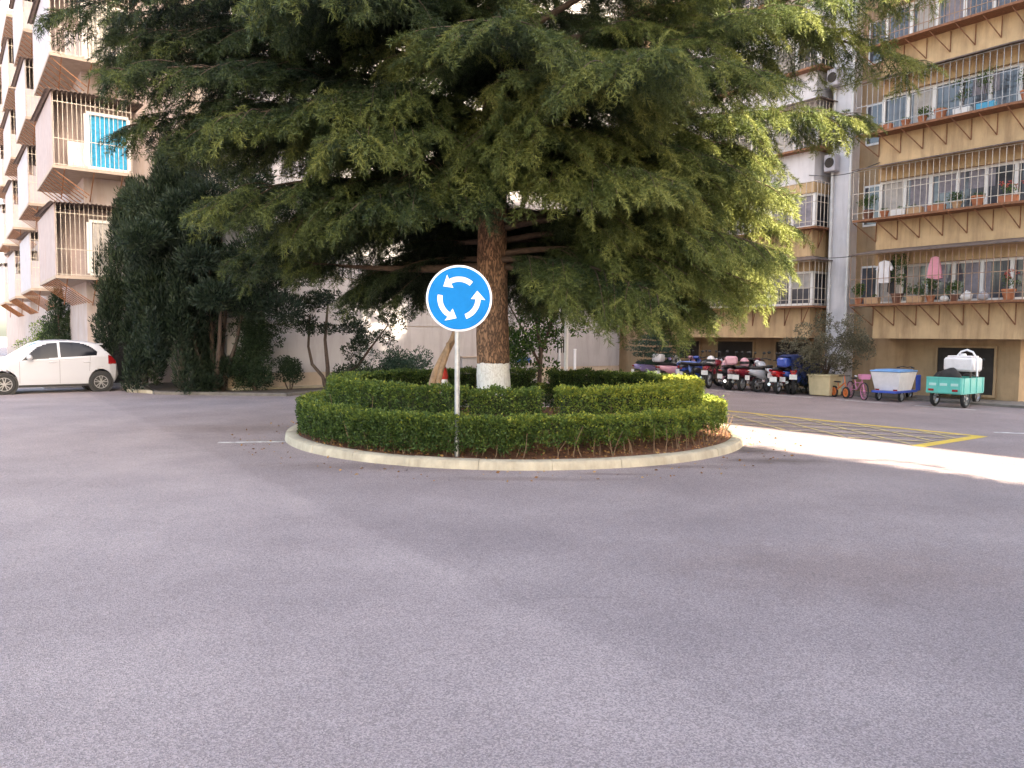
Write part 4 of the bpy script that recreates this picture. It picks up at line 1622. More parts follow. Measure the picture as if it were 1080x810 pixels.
a0_ = pd(440, 418, 11.6)
a0_.z = .35
prop(a0_, pd(481, 346, 12.55), .062, 'thick wooden prop leaning up behind the sign toward the cedar trunk')
a1_ = pd(456, 418, 11.75)
a1_.z = .35
prop(a1_, pd(472, 362, 12.2), .045, 'thinner wooden prop leaning against the thick one behind the sign')

# ================================================================== white car
carpaint = mat('white_car_paint', (.45, .45, .485), .3, .015, 3, coat=.6)
carglass = mat('car_glass', (.008, .009, .013), .08, .2, 2, spec=.28)
tyre_m = mat('tyre_rubber', (.022, .022, .023), .85, .2, 20)
rim_m = mat('alloy_rim', (.45, .45, .46), .35, .1, 10, metal=.8)
blackp = mat('black_plastic', (.02, .02, .021), .5, .2, 10)
chrome = mat('chrome', (.62, .62, .62), .22, .05, 10, metal=.9)
redl = mat('red_lamp', (.28, .012, .015), .2, .15, 12, spec=.8)
clearl = mat('clear_lamp', (.55, .56, .58), .12, .1, 12, spec=.8)


def catmull(P, k):
    P = np.array(P, dtype=float)
    E = np.vstack([2 * P[0] - P[1], P, 2 * P[-1] - P[-2]])
    out = []
    for i in range(len(P) - 1):
        p0, p1, p2, p3 = E[i:i + 4]
        for j in range(k):
            t_ = j / k
            out.append(.5 * ((2 * p1) + (-p0 + p2) * t_ + (2 * p0 - 5 * p1 + 4 * p2 - p3) * t_ ** 2 + (-p0 + 3 * p1 - 3 * p2 + p3) * t_ ** 3))
    out.append(P[-1])
    return np.array(out)


def in_poly(x, z_, poly):
    c = False
    n_ = len(poly)
    j = n_ - 1
    for i in range(n_):
        xi, zi = poly[i]
        xj, zj = poly[j]
        if (zi > z_) != (zj > z_) and x < (xj - xi) * (z_ - zi) / (zj - zi) + xi:
            c = not c
        j = i
    return c


def make_wheel(parent, x, y, r, wd, sgn):
    T = Matrix.Translation((x, y, r)) @ Matrix.Rotation(R(-90) * sgn, 4, 'X')
    h = wd / 2
    ty = MB().lathe([(r * .66, -h * .9), (r * .9, -h), (r * .985, -h * .7), (r, -h * .3), (r, h * .3), (r * .985, h * .7), (r * .9, h), (r * .66, h * .9), (r * .64, 0)], 40, T, close=True)
    wo = ty.build('wheel', tyre_m, parent, smooth=True)
    rm = MB()
    rm.lathe([(r * .665, h * .55), (r * .665, h * .93), (r * .61, h * .93), (r * .60, h * .55)], 40, T, close=True)
    for k in range(10):
        a = 2 * math.pi * k / 10 + (.09 if k % 2 else -.09)
        rm.box((r * .36, 0, h * .78), (r * .54, r * .075, h * .16), M=T @ Matrix.Rotation(a, 4, 'Z'))
    rm.lathe([(r * .14, h * .6), (r * .14, h * .95), (r * .06, h * .99)], 20, T)
    rm.build('rim', rim_m, wo, smooth=True)
    MB().lathe([(r * .63, h * .3), (r * .63, h * .36), (.01, h * .37)], 30, T).build('brake_disc', blackp, wo)
    return wo


def make_car():
    t_ = thing('parked_car', 'white hatchback parked at the left edge with its nose cut off by the frame', 'car')
    xs_t = [-1.88, -1.85, -1.80, -1.72, -1.6, -1.42, -1.34, -1.2, -1.0, -.5, -.1, .3, .55, .8, 1.0, 1.14, 1.4, 1.75, 2.0, 2.1, 2.15]
    zt_t = [.62, .80, .93, 1.02, 1.12, 1.27, 1.345, 1.385, 1.42, 1.455, 1.46, 1.43, 1.355, 1.22, 1.10, 1.02, .965, .89, .79, .68, .55]
    xs = np.concatenate([np.linspace(-1.88, -1.3, 60), np.linspace(-1.29, 1.3, 230), np.linspace(1.31, 2.15, 60)])
    xs_t, zt_t = np.array(xs_t), np.array(zt_t)
    zt = np.interp(xs, xs_t, zt_t)
    ker = np.array([1, 2, 3, 2, 1]) / 9
    zp = np.pad(zt, 2, mode='edge')
    zt = np.convolve(zp, ker, 'valid')
    zb = np.interp(xs, [-1.88, -1.74, -1.3, 1.3, 1.9, 2.15], [.46, .28, .2, .19, .21, .36])
    wd = np.interp(xs, [-1.88, -1.8, -1.6, -1.2, 0, 1.2, 1.7, 2.0, 2.15], [.62, .74, .82, .865, .88, .87, .82, .72, .58])
    G = []
    for x, z1, z0_, w_ in zip(xs, zt, zb, wd):
        belt = min(.955 - .045 * (x - .9), z1 - .07)
        cab = min(1, max(0, (z1 - belt - .07) / .36))
        wr = w_ - .05 - .25 * cab
        m1 = min(.60, (belt + z0_) / 2 + .05)
        sec = [(0, z1), (wr * .55, z1 - .010), (wr * .9, z1 - .03 - .01 * cab), (wr + .02, z1 - .065), (w_ - .035, belt), (w_ - .005, belt - .1), (w_, m1), (w_ - .012, (m1 + z0_) / 2), (w_ - .05, z0_ + .03), (w_ - .16, z0_), (0, z0_)]
        c = catmull(sec, 13)
        G.append(np.column_stack([np.full(len(c), x), c]))
    G = np.array(G)
    full = np.concatenate([G[:, ::-1][:, :-1] * [1, -1, 1], G], 1)
    nx_, ny_ = full.shape[:2]
    win_f = [(.86, .915), (.62, 1.11), (.40, 1.275), (.10, 1.365), (-.13, 1.385), (-.13, .985)]
    win_r = [(-.19, .985), (-.19, 1.388), (-.55, 1.385), (-.85, 1.355), (-1.08, 1.265), (-1.25, 1.13), (-1.22, 1.035)]
    groups = {k: [] for k in ('front_window2', 'rear_window2', 'body', 'front_window', 'rear_window', 'windscreen', 'rear_screen', 'tail', 'tail2', 'head', 'head2')}
    for i in range(nx_ - 1):
        for j in range(ny_ - 1):
            q = (full[i, j] + full[i + 1, j] + full[i + 1, j + 1] + full[i, j + 1]) / 4
            x, y, z_ = q
            f = (i * ny_ + j, (i + 1) * ny_ + j, (i + 1) * ny_ + j + 1, i * ny_ + j + 1)
            ay = abs(y)
            if ay > .42 and any((x - wx) ** 2 + (z_ - .31) ** 2 < .365 ** 2 for wx in (-1.325, 1.325)):
                continue
            k = 'body'
            if ay > .5 and in_poly(x, z_, win_f):
                k = 'front_window' if y > 0 else 'front_window2'
            elif ay > .5 and in_poly(x, z_, win_r):
                k = 'rear_window' if y > 0 else 'rear_window2'
            elif .42 < x < 1.06 and ay < .60 - .12 * (1.06 - x) and z_ > .9:
                k = 'windscreen'
            elif -1.68 < x < -1.40 and ay < .52 and z_ > .95:
                k = 'rear_screen'
            elif x < -1.56 and ay > .46 and .80 < z_ < .96 + (x + 1.9) * .25:
                k = 'tail' if y > 0 else 'tail2'
            elif x > 1.66 and ay > .42 and .64 < z_ < .80:
                k = 'head' if y > 0 else 'head2'
            groups[k].append(f)
    V = [tuple(v) for v in full.reshape(-1, 3)]

    def sub(faces, name, m_, push=0.0):
        idx = {}
        vs2, fs2 = [], []
        for f in faces:
            g_ = []
            for v in f:
                if v not in idx:
                    idx[v] = len(vs2)
                    vs2.append(V[v])
                g_.append(idx[v])
            fs2.append(g_)
        mb = MB()
        mb.add(vs2, fs2)
        return mb.build(name, m_, t_, smooth='all')
    body_o = sub(groups['body'], 'body', carpaint)
    for k, nm, m_ in (('front_window', 'side_window', carglass), ('rear_window', 'rear_side_window', carglass), ('front_window2', 'side_window', carglass), ('rear_window2', 'rear_side_window', carglass), ('windscreen', 'windscreen', carglass), ('rear_screen', 'rear_screen', carglass), ('tail', 'tail_light', redl), ('tail2', 'tail_light', redl), ('head', 'headlight', clearl), ('head2', 'headlight', clearl)):
        sub(groups[k], nm, m_)
    # end caps, inner floor, arch liners
    cap = MB()
    for i in (0, nx_ - 1):
        cap.add([V[i * ny_ + j] for j in range(ny_)], [tuple(range(ny_))])
    cap.build('bumper_cap', carpaint, t_)
    ln = MB()
    for wx in (-1.325, 1.325):
        for sg in (-1, 1):
            T = Matrix.Translation((wx, sg * .60, .31)) @ Matrix.Rotation(R(90), 4, 'X')
            ln.lathe([(.368, -.25), (.372, .25)], 30, T)
    ln.build('arch_liner', blackp, t_)
    for wx in (-1.325, 1.325):
        for sg in (-1, 1):
            make_wheel(t_, wx, sg * .775, .315, .2, sg)
    # seams, sill, handles, mirrors
    def side_y(x, z_):
        i = int(np.argmin(np.abs(xs - x)))
        col = G[i]
        low = col[len(col) // 4:]
        j = int(np.argmin(np.abs(low[:, 2] - z_) + (low[:, 1] < .5) * 9))
        return low[j, 1]
    sm_ = MB()
    for sg in (-1, 1):
        for x, za, zb_ in ((.92, .33, .9), (-.16, .3, .98), (-1.02, .62, 1.03)):
            pts = [(x + (.08 * (za + .3 - z_) if x < -1 else 0), sg * (side_y(x, z_) + .0005), z_) for z_ in np.linspace(za, zb_, 12)]
            sm_.tube(pts, .0045, 4)
    sm_.build('door_seam', blackp, t_)
    for sg in (-1, 1):
        q = MB()
        q.box((-.02, sg * .855, .245), (1.95, .03, .07), bev=.01)
        q.build('sill_trim', blackp, t_)
        for x in (.03, -.93):
            MB().box((x, sg * (side_y(x, .86) + .012), .865), (.2, .035, .028), bev=.012).build('door_handle', carpaint, t_)
        mo = MB()
        mo.ell((.66, sg * .985, 1.0), (.085, .115, .075), 16, 10)
        mo.box((.68, sg * .88, .965), (.07, .12, .035))
        mo.build('mirror', carpaint, t_, smooth='all')
        MB().box((.70, sg * .82, .925), (.36, .02, .02)).build('window_trim', blackp, t_)
    MB().box((-1.36, 0, 1.335), (.22, 1.06, .035), bev=.015).build('spoiler', carpaint, t_)
    MB().box((-1.875, 0, .74), (.015, .46, .14)).build('number_plate', swhite, t_)
    MB().box((2.14, 0, .62), (.06, .7, .12), bev=.02).build('grille', blackp, t_)
    return t_


car = make_car()
for ch in car.children:                          # a tall-bodied hatchback
    if ch.name.split('.')[0] not in ('wheel', 'arch_liner'):
        for v in ch.data.vertices:
            if v.co.z > .3:
                v.co.z = .3 + (v.co.z - .3) * 1.2
for ch in car.children:
    if ch.name.split('.')[0] == 'body':
        pass
fw, rw = gp(5, 416.5), gp(107, 413)
ax = fw - rw
sc_ = ax.length / 2.65
nrm_ = Vector((-ax.y, ax.x, 0)).normalized()       # left side of the car = towards us
car.rotation_euler = (0, 0, math.atan2(ax.y, ax.x))
car.scale = (sc_, sc_, sc_)
mid = (fw + rw) / 2
lft = nrm_ if nrm_.dot(-mid) > 0 else -nrm_
car.location = mid - lft * .86 * sc_
print('car scale', sc_)

# ================================================================== two-wheelers by the right block
paint_c = {}


def bodypaint(name, col, rough=.32):
    return mat(name, col, rough, .06, 5, coat=.4)


P_WHITE = bodypaint('white_scooter_paint', (.72, .70, .72))
P_LILAC = bodypaint('lilac_scooter_paint', (.42, .33, .62))
P_BLUE = bodypaint('blue_scooter_paint', (.05, .10, .42))
P_PINK = bodypaint('pink_scooter_paint', (.70, .36, .42))
P_RED = bodypaint('red_scooter_paint', (.60, .02, .025))
P_DRED = bodypaint('dark_red_scooter_paint', (.22, .015, .03))
P_BLACK = bodypaint('black_scooter_paint', (.02, .02, .024))
P_SILV = bodypaint('silver_scooter_paint', (.42, .42, .45))
seat_m = mat('black_vinyl_seat', (.025, .023, .024), .6, .2, 14)
pl_m = mat('white_number_plate', (.72, .72, .70), .5, .05, 6)


def small_wheel(parent, x, r, wd, wire=False, spokes=5):
    T = Matrix.Translation((x, 0, r)) @ Matrix.Rotation(R(-90), 4, 'X')
    h = wd / 2
    wo = MB().lathe([(r * .72, -h * .8), (r * .9, -h), (r, -h * .3), (r, h * .3), (r * .9, h), (r * .72, h * .8)], 28, T, close=True).build('wheel', tyre_m, parent, smooth=True)
    rm = MB()
    rm.lathe([(r * .74, -h * .6), (r * .74, h * .6), (r * .66, h * .6), (r * .66, -h * .6)], 28, T, close=True)
    rm.lathe([(r * .2, -h * .9), (r * .2, h * .9)], 14, T)
    n_ = 14 if wire else spokes
    for k in range(n_):
        a = 2 * math.pi * k / n_
        rm.box((r * .43, 0, 0), (r * .5, r * (.03 if wire else .13), h * .5), M=T @ Matrix.Rotation(a, 4, 'Z'))
    rm.build('rim', rim_m, wo, smooth=True)
    return wo


def loft(parent, name, m_, secs, n=14, cap=True):
    """sections (x, z centre, half width, half height, power) swept along x into one rounded body"""
    mb = MB()
    vs2, fs2 = [], []
    for (x, zc_, hw, hh) in secs:
        for k in range(n):
            a = 2 * math.pi * k / n
            c, s = math.cos(a), math.sin(a)
            c = math.copysign(abs(c) ** .75, c)
            s = math.copysign(abs(s) ** .75, s)
            vs2.append((x, hw * c, zc_ + hh * s))
    for i in range(len(secs) - 1):
        for k in range(n):
            k2 = (k + 1) % n
            fs2.append((i * n + k, i * n + k2, (i + 1) * n + k2, (i + 1) * n + k))
    fs2 += [tuple(range(n)), tuple(range((len(secs) - 1) * n, len(secs) * n))]
    mb.add(vs2, fs2)
    return mb.build(name, m_, parent, smooth='all')


def bars(parent, x, z_, wdt=.62, mirrors=True):
    h = MB()
    h.tube([(x - .14, -wdt / 2, z_ - .01), (x - .05, -wdt / 4, z_ + .03), (x, 0, z_), (x - .05, wdt / 4, z_ + .03), (x - .14, wdt / 2, z_ - .01)], .013, 8)
    ho = h.build('handlebar', blackp, parent, smooth=True)
    for sg in (-1, 1):
        MB().tube([(x - .13, sg * (wdt / 2 - .10), z_ + .003), (x - .145, sg * wdt / 2, z_ - .012)], .02, 10).build('grip', seat_m, ho, smooth=True)
        if mirrors:
            mo = MB().tube([(x - .09, sg * wdt * .33, z_ + .02), (x - .07, sg * wdt * .40, z_ + .19)], .006, 6).ell((x - .075, sg * wdt * .43, z_ + .22), (.018, .06, .042), 12, 8)
            mo.build('mirror', blackp, parent, smooth=True)


def make_scooter(label, top_box=False):
    t_ = thing('parked_scooter', label, 'scooter', group='two-wheelers parked in a row along the beige block')
    small_wheel(t_, .62, .235, .10)
    small_wheel(t_, -.60, .235, .11)
    loft(t_, 'rear_cowl', P_WHITE, [(-.98, .66, .03, .03), (-.9, .64, .10, .08), (-.6, .58, .155, .15), (-.3, .52, .165, .19), (-.12, .45, .15, .20), (-.02, .38, .10, .14)])
    MB().box((.15, 0, .27), (.52, .30, .07), bev=.025).build('floorboard', blackp, t_)
    loft(t_, 'leg_shield', P_WHITE, [(.36, .30, .12, .10), (.42, .5, .20, .28), (.47, .62, .215, .36), (.53, .66, .17, .30), (.58, .68, .08, .16)])
    loft(t_, 'front_fender', P_WHITE, [(.36, .40, .03, .03), (.5, .50, .07, .035), (.66, .50, .075, .035), (.82, .41, .05, .03), (.88, .36, .02, .02)], 10)
    loft(t_, 'seat', seat_m, [(-.88, .77, .05, .03), (-.8, .775, .12, .05), (-.45, .76, .14, .05), (-.2, .73, .13, .05), (-.02, .71, .09, .04), (.02, .70, .04, .02)])
    loft(t_, 'handlebar_cover', P_WHITE, [(.30, 1.0, .05, .03), (.36, 1.0, .13, .055), (.44, 1.0, .12, .06), (.49, .99, .06, .04)])
    bars(t_, .38, 1.0, .66)
    MB().ell((.50, 0, .985), (.03, .07, .05), 14, 8).build('headlight', clearl, t_, smooth='all')
    MB().tube([(.40, 0, .92), (.62, 0, .25)], .03, 8).build('fork', blackp, t_, smooth=True)
    MB().box((-.985, 0, .655), (.03, .15, .06), bev=.01).build('tail_light', redl, t_)
    loft(t_, 'rear_fender', blackp, [(-.98, .46, .05, .03), (-.9, .50, .07, .04), (-.7, .5, .08, .03)], 10)
    MB().box((-1.0, 0, .46), (.012, .22, .15)).build('number_plate', pl_m, t_)
    MB().tube([(-.15, .14, .25), (-.4, .17, .24), (-.85, .18, .30)], [.025, .045, .05], 10).build('exhaust', chrome, t_, smooth=True)
    MB().tube([(-.1, -.06, .26), (-.12, -.2, .01)], .012, 6).build('kickstand', blackp, t_)
    if top_box:
        MB().box((-.92, 0, .98), (.36, .38, .28), bev=.05).build('top_box', P_WHITE, t_, smooth=True)
        MB().box((-.85, 0, .825), (.3, .2, .03)).build('rack', blackp, t_)
    return t_


def make_motorcycle(label):
    t_ = thing('parked_motorcycle', label, 'motorcycle', group='two-wheelers parked in a row along the beige block')
    small_wheel(t_, .66, .30, .085, True)
    small_wheel(t_, -.62, .30, .10, True)
    f = MB()
    f.tube([(.40, 0, .86), (.30, 0, .55), (.15, 0, .30), (-.3, 0, .30)], .02, 8)
    f.tube([(.40, 0, .86), (.1, 0, .74), (-.35, 0, .72), (-.85, 0, .74)], .018, 8)
    for sg in (-1, 1):
        f.tube([(-.3, sg * .05, .31), (-.62, sg * .07, .30)], .018, 8)
        f.tube([(-.45, sg * .09, .70), (-.62, sg * .09, .33)], .022, 8)
    f.build('frame', blackp, t_, smooth=True)
    fk = MB()
    for sg in (-1, 1):
        fk.tube([(.40, sg * .08, .90), (.66, sg * .085, .30)], .02, 8)
    fk.build('fork', chrome, t_, smooth=True)
    en = MB()
    en.box((.05, 0, .40), (.36, .24, .24), bev=.05)
    for k in range(5):
        en.box((.16, 0, .53 + k * .025), (.17, .19, .014))
    en.build('engine', rustd, t_)
    loft(t_, 'fuel_tank', P_RED, [(-.14, .79, .07, .05), (-.05, .82, .13, .10), (.12, .85, .155, .12), (.28, .86, .12, .10), (.36, .85, .05, .05)])
    loft(t_, 'seat', seat_m, [(-.92, .84, .05, .03), (-.85, .83, .12, .045), (-.5, .79, .13, .05), (-.2, .78, .11, .05), (-.1, .78, .06, .03)])
    loft(t_, 'side_cover', P_RED, [(-.5, .6, .03, .03), (-.4, .58, .11, .09), (-.2, .56, .12, .11), (-.1, .55, .06, .08)])
    loft(t_, 'front_fender', P_RED, [(.40, .52, .03, .02), (.55, .61, .06, .025), (.72, .62, .06, .025), (.9, .54, .04, .02)], 10)
    loft(t_, 'tail_fender', P_RED, [(-1.02, .62, .05, .03), (-.92, .72, .10, .05), (-.7, .74, .10, .05)], 10)
    bars(t_, .36, 1.02, .72)
    MB().ell((.52, 0, .90), (.07, .095, .095), 16, 10).build('headlight', clearl, t_, smooth='all')
    MB().box((-1.02, 0, .71), (.03, .13, .07), bev=.012).build('tail_light', redl, t_)
    MB().box((-1.05, 0, .55), (.012, .22, .15)).build('number_plate', pl_m, t_)
    MB().tube([(.2, .10, .42), (.12, .15, .27), (-.3, .17, .26), (-.9, .18, .38)], [.02, .02, .04, .045], 10).build('exhaust', chrome, t_, smooth=True)
    MB().tube([(-.05, -.08, .28), (-.05, -.26, .01)], .012, 6).build('kickstand', blackp, t_)
    return t_


def s_at(px, c, z_=0.0):
    k = (px - 540) / 811
    # point = -N*c + U*s ; X = k*Y
    A = -N * c
    return (k * A.y - A.x) / (U.x - k * U.y)


GRP = 'two-wheelers parked in a row along the beige block'
head_in = math.atan2(-N.y, -N.x)                # front wheel to the wall
sc0 = make_scooter('x')
scB = make_scooter('x', True)
mc0 = make_motorcycle('x')


def recolour(o, m_from, m_to):
    for ch in o.children_recursive:
        for s in ch.material_slots:
            if s.material == m_from:
                s.link = 'OBJECT'
                s.material = m_to


bikes = [
    (688, sc0, P_WHITE, P_LILAC, 'lilac scooter at the far left end of the row, beside the young spruce', 20.35, -.35),
    (702, scB, P_WHITE, P_WHITE, 'white scooter with a white top box, second from the far left of the row', 20.2, .25),
    (713, sc0, P_WHITE, P_PINK, 'pink scooter beside the one under the blue cloth', 20.2, -.2),
    (724, sc0, P_WHITE, P_BLUE, 'blue scooter with a light blue cloth thrown over its seat', 20.3, .3),
    (737, mc0, P_RED, P_BLACK, 'all black motorcycle between the blue scooter and the dark red motorcycle', 20.3, -.3),
    (749, mc0, P_RED, P_DRED, 'dark red motorcycle with a white helmet on its seat', 20.2, .35),
    (763, scB, P_WHITE, P_PINK, 'pale pink scooter with a top box, at a slant in mid row', 20.1, .75),
    (777, sc0, P_WHITE, P_BLACK, 'black scooter between the pale pink scooter and the crimson scooter', 20.2, -.1),
    (787, sc0, P_WHITE, P_DRED, 'crimson scooter with a pinkish white helmet on its seat', 20.2, .15),
    (798, mc0, P_RED, P_SILV, 'silver-tanked motorcycle turned side-on beside the crimson scooter', 20.15, .9),
    (811, sc0, P_WHITE, P_SILV, 'silver scooter just left of the bright red scooter', 20.2, -.3),
    (823, sc0, P_WHITE, P_RED, 'bright red scooter with a white plate near the right end of the row', 20.1, .25),
    (833, mc0, P_RED, P_RED, 'bright red motorcycle standing close behind the bright red scooter', 20.25, .55),
    (845, scB, P_WHITE, P_BLUE, 'dark blue scooter under a navy rain cover at the right end of the row', 20.35, -.15),
]
used = set()
BK = {}
for (px, src, mf, mt, lab, c_, da) in bikes:
    s_ = s_at(px, c_)
    loc = cs(c_ + .25, s_)
    rz = head_in + da
    swap = {mf.name: mt}
    if src.name not in used:
        used.add(src.name)
        o = src
        o['label'] = lab
        o.location = loc
        o.rotation_euler = (0, 0, rz)
        if mt is not mf:
            recolour(o, mf, mt)
    else:
        o = copy_thing(src, loc, rz, lab, GRP)
        # copies carry the source's object materials: set the wanted paint on every painted slot
        for ch in o.children_recursive:
            for s in ch.material_slots:
                if s.material and (s.material in (P_WHITE, P_LILAC, P_BLUE, P_PINK, P_RED, P_DRED, P_BLACK, P_SILV)):
                    s.link = 'OBJECT'
                    s.material = mt
    o.scale = (.96, .96, .96)
    BK[px] = o


def on_bike(o, p):
    M_ = Matrix.Translation(o.location) @ Matrix.Rotation(o.rotation_euler.z, 4, 'Z') @ Matrix.Diagonal((.96, .96, .96, 1))
    return M_ @ Vector(p)


def helmet(loc, m_, label, rz):
    t_ = thing('helmet', label, 'helmet', loc, rz)
    MB().lathe([(.115, 0), (.135, .04), (.14, .11), (.125, .18), (.085, .235), (.03, .26)], 24).build('shell', m_, t_, smooth=True)
    MB().lathe([(.144, .07), (.146, .14), (.140, .15), (.138, .07)], 24, Matrix.Scale(1.0, 4), close=True).build('visor_rim', blackp, t_, smooth=True)
    return t_


helmet(on_bike(BK[749], (-.45, 0, .83)), P_WHITE, 'white helmet resting on the seat of the dark red motorcycle', .4)
helmet(on_bike(BK[787], (-.45, 0, .80)), P_PINK, 'pinkish helmet resting on the seat of the crimson scooter', .2)


def drape(o, label, m_, L_, W_, z_, x0, drop, name):
    """a cloth laid over a seat, its edges hanging"""
    t_ = thing(name, label, 'cloth', on_bike(o, (x0, 0, 0)), o.rotation_euler.z)
    mb = MB()
    nx_, ny_ = 16, 20
    vs2, fs2 = [], []
    for i in range(nx_ + 1):
        for j in range(ny_ + 1):
            x = (i / nx_ - .5) * L_
            v = (j / ny_ - .5) * 2
            fl = .38
            yy = math.copysign(min(abs(v), fl) / fl * W_ / 2 + max(0, abs(v) - fl) * .12, v)
            zz = z_ - max(0, abs(v) - fl) / (1 - fl) * drop * (1 + .2 * math.sin(i * 1.1)) - .06 * max(0, abs(x) - L_ * .38) * 6
            yy += .02 * math.sin(i * 1.7 + j) * (abs(v) > fl)
            vs2.append((x, yy, zz + .008 * math.sin(i * 2 + j * 1.3)))
    for i in range(nx_):
        for j in range(ny_):
            a = i * (ny_ + 1) + j
            fs2.append((a, a + 1, a + ny_ + 2, a + ny_ + 1))
    mb.add(vs2, fs2)
    oo = mb.build('cloth', m_, t_, smooth='all')
    md = oo.modifiers.new('thickness', 'SOLIDIFY')
    md.thickness = .008
    return t_


drape(BK[724], 'light blue cloth thrown over the seat of the blue scooter', mat('light_blue_cloth', (.16, .24, .55), .9, .2, 8), .8, .36, .84, -.35, .3, 'seat_cover')
drape(BK[845], 'navy rain cover draped over the last scooter at the right end of the row', mat('navy_cloth', (.02, .035, .13), .8, .25, 8), 1.15, .5, 1.16, -.35, .62, 'rain_cover')

# ------------------------------------------------------------------ potted bush and things beside it
p = cs(20.35, s_at(871, 20.35))
t = thing('potted_plant', 'large olive-grey bush growing in a square cream planter beside the row of scooters', 'plant', p, head_in)
pm_ = mat('cream_planter', (.60, .50, .31), .8, .12, 4, .2, stain=.3)
MB().box((0, 0, .30), (.62, .62, .56), taper=1.12, bev=.02).build('planter', pm_, t)
MB().box((0, 0, .595), (.74, .74, .05), bev=.012).build('planter_rim', pm_, t)
cl = []
for i in range(38):
    a, q = random.uniform(0, 6.28), 1.05 * math.sqrt(random.random())
    cl.append(((q * math.cos(a), q * math.sin(a), 1.45 + random.gauss(0, .38) - .25 * q), (.24, .24, .19)))
foliage(t, olive_m, cl, 620, .055, .45)
ls = []
for k in range(12):
    a = k * .52
    ls.append(([(0, 0, .55), (.15 * math.cos(a), .15 * math.sin(a), .9), (.6 * math.cos(a), .6 * math.sin(a), 1.5 + .25 * math.sin(k * 2.3))], .022, .006))
stems(t, ls, None, 'stems_foliage')
p = cs(20.6, s_at(851, 20.6))
t = thing('shrub', 'dark leafy shrub squeezed between the last scooter and the cream planter', 'shrub', p)
cl = [((random.gauss(0, .16), random.gauss(0, .2), .5 + random.gauss(0, .24)), (.22, .22, .2)) for i in range(16)]
foliage(t, shrub_m, cl, 330, .05, .45)
stems(t, [([(0, 0, -.05), (.02, 0, .5)], .03, .02)])

# child's balance bike with an orange wheel
orange_m = mat('orange_plastic', (.62, .17, .05), .5, .12, 8)
p = cs(20.05, s_at(887, 20.05))
t = thing('balance_bike', 'small child balance bike with orange wheels beside the cream planter', 'balance bike', p, head_in + math.pi + 1.1)


def toy_wheel(parent, x, r, m_):
    T = Matrix.Translation((x, 0, r)) @ Matrix.Rotation(R(-90), 4, 'X')
    wo = MB().lathe([(r * .74, -.02), (r, -.02), (r, .02), (r * .74, .02)], 24, T, close=True).build('wheel', tyre_m, parent, smooth=True)
    rm = MB().lathe([(r * .72, -.022), (r * .72, .022), (r * .5, .024), (r * .5, -.024)], 24, T, close=True).lathe([(r * .2, -.03), (r * .2, .03)], 12, T)
    for k in range(5):
        rm.box((r * .38, 0, 0), (r * .34, r * .14, .02), M=T @ Matrix.Rotation(k * 1.2566, 4, 'Z'))
    rm.build('rim', m_, wo, smooth=True)
    return wo


toy_wheel(t, .28, .16, orange_m)
toy_wheel(t, -.28, .16, orange_m)
MB().tube([(.28, 0, .16), (.2, 0, .5), (.18, 0, .62)], .016, 8).tube([(.2, 0, .42), (-.05, 0, .28), (-.28, 0, .16)], .02, 8).tube([(-.08, 0, .28), (-.12, 0, .42)], .014, 8).build('frame', orange_m, t, smooth=True)
MB().tube([(.18, -.17, .62), (.18, .17, .62)], .013, 8).build('handlebar', blackp, t)
loft(t, 'saddle', seat_m, [(-.24, .44, .05, .02), (-.14, .44, .06, .025), (-.02, .44, .025, .02)])


def make_bicycle(label, m_, loc, rz, k=1.0):
    t_ = thing('bicycle', label, 'bicycle', loc, rz)
    t_.scale = (k, k, k)
    for x in (.48, -.48):
        r = .28
        T = Matrix.Translation((x, 0, r)) @ Matrix.Rotation(R(-90), 4, 'X')
        wo = MB().lathe([(r * .9, -.02), (r, -.012), (r, .012), (r * .9, .02)], 30, T, close=True).build('wheel', tyre_m, t_, smooth=True)
        rm = MB().lathe([(r * .9, -.012), (r * .9, .012), (r * .84, .012), (r * .84, -.012)], 30, T, close=True).lathe([(r * .1, -.04), (r * .1, .04)], 10, T)
        for q in range(14):
            rm.box((r * .46, 0, 0), (r * .78, .006, .006), M=T @ Matrix.Rotation(q * .4488, 4, 'Z'))
        rm.build('rim', m_, wo)
        MB().lathe([(r * 1.10, -.03), (r * 1.14, 0), (r * 1.10, .03)], 30, T).build('mudguard', m_, t_) if False else None
    f = MB()
    f.tube([(.30, 0, .66), (.48, 0, .28)], .016, 8)
    f.tube([(.31, 0, .62), (-.05, 0, .30), (-.48, 0, .28)], .018, 8)
    f.tube([(.33, 0, .54), (-.16, 0, .52)], .015, 8)
    f.tube([(-.05, 0, .29), (-.2, 0, .62)], .015, 8)
    f.tube([(-.16, 0, .52), (-.48, 0, .28)], .012, 8)
    f.build('frame', m_, t_, smooth=True)
    MB().tube([(.24, -.22, .76), (.3, -.1, .74), (.3, 0, .68), (.3, .1, .74), (.24, .22, .76)], .012, 8).build('handlebar', chrome, t_, smooth=True)
    loft(t_, 'saddle', seat_m, [(-.34, .66, .07, .02), (-.24, .66, .08, .03), (-.08, .66, .025, .02)])
    b_ = MB()
    b_.box((.46, 0, .74), (.2, .26, .16), taper=1.2)
    b_.build('basket', m_, t_)
    MB().tube([(-.05, -.09, .18), (-.05, -.07, .29), (-.05, .07, .29), (-.05, .09, .40)], .01, 6).build('pedals_rim', blackp, t_)
    return t_


make_bicycle('child size pink and purple bicycle leaning beside the white box cart', bodypaint('pink_bicycle_paint', (.66, .25, .42)), cs(20.0, s_at(905, 20.0)), head_in + math.pi + .95, .85)

# ------------------------------------------------------------------ white and blue box tricycle
white_tarp = mat('white_tarpaulin', (.74, .71, .72), .6, .08, 5, .2)
blue_tarp = mat('blue_tarpaulin', (.16, .34, .62), .6, .15, 5, .2)
blue_pt = bodypaint('blue_vehicle_paint', (.03, .08, .42))


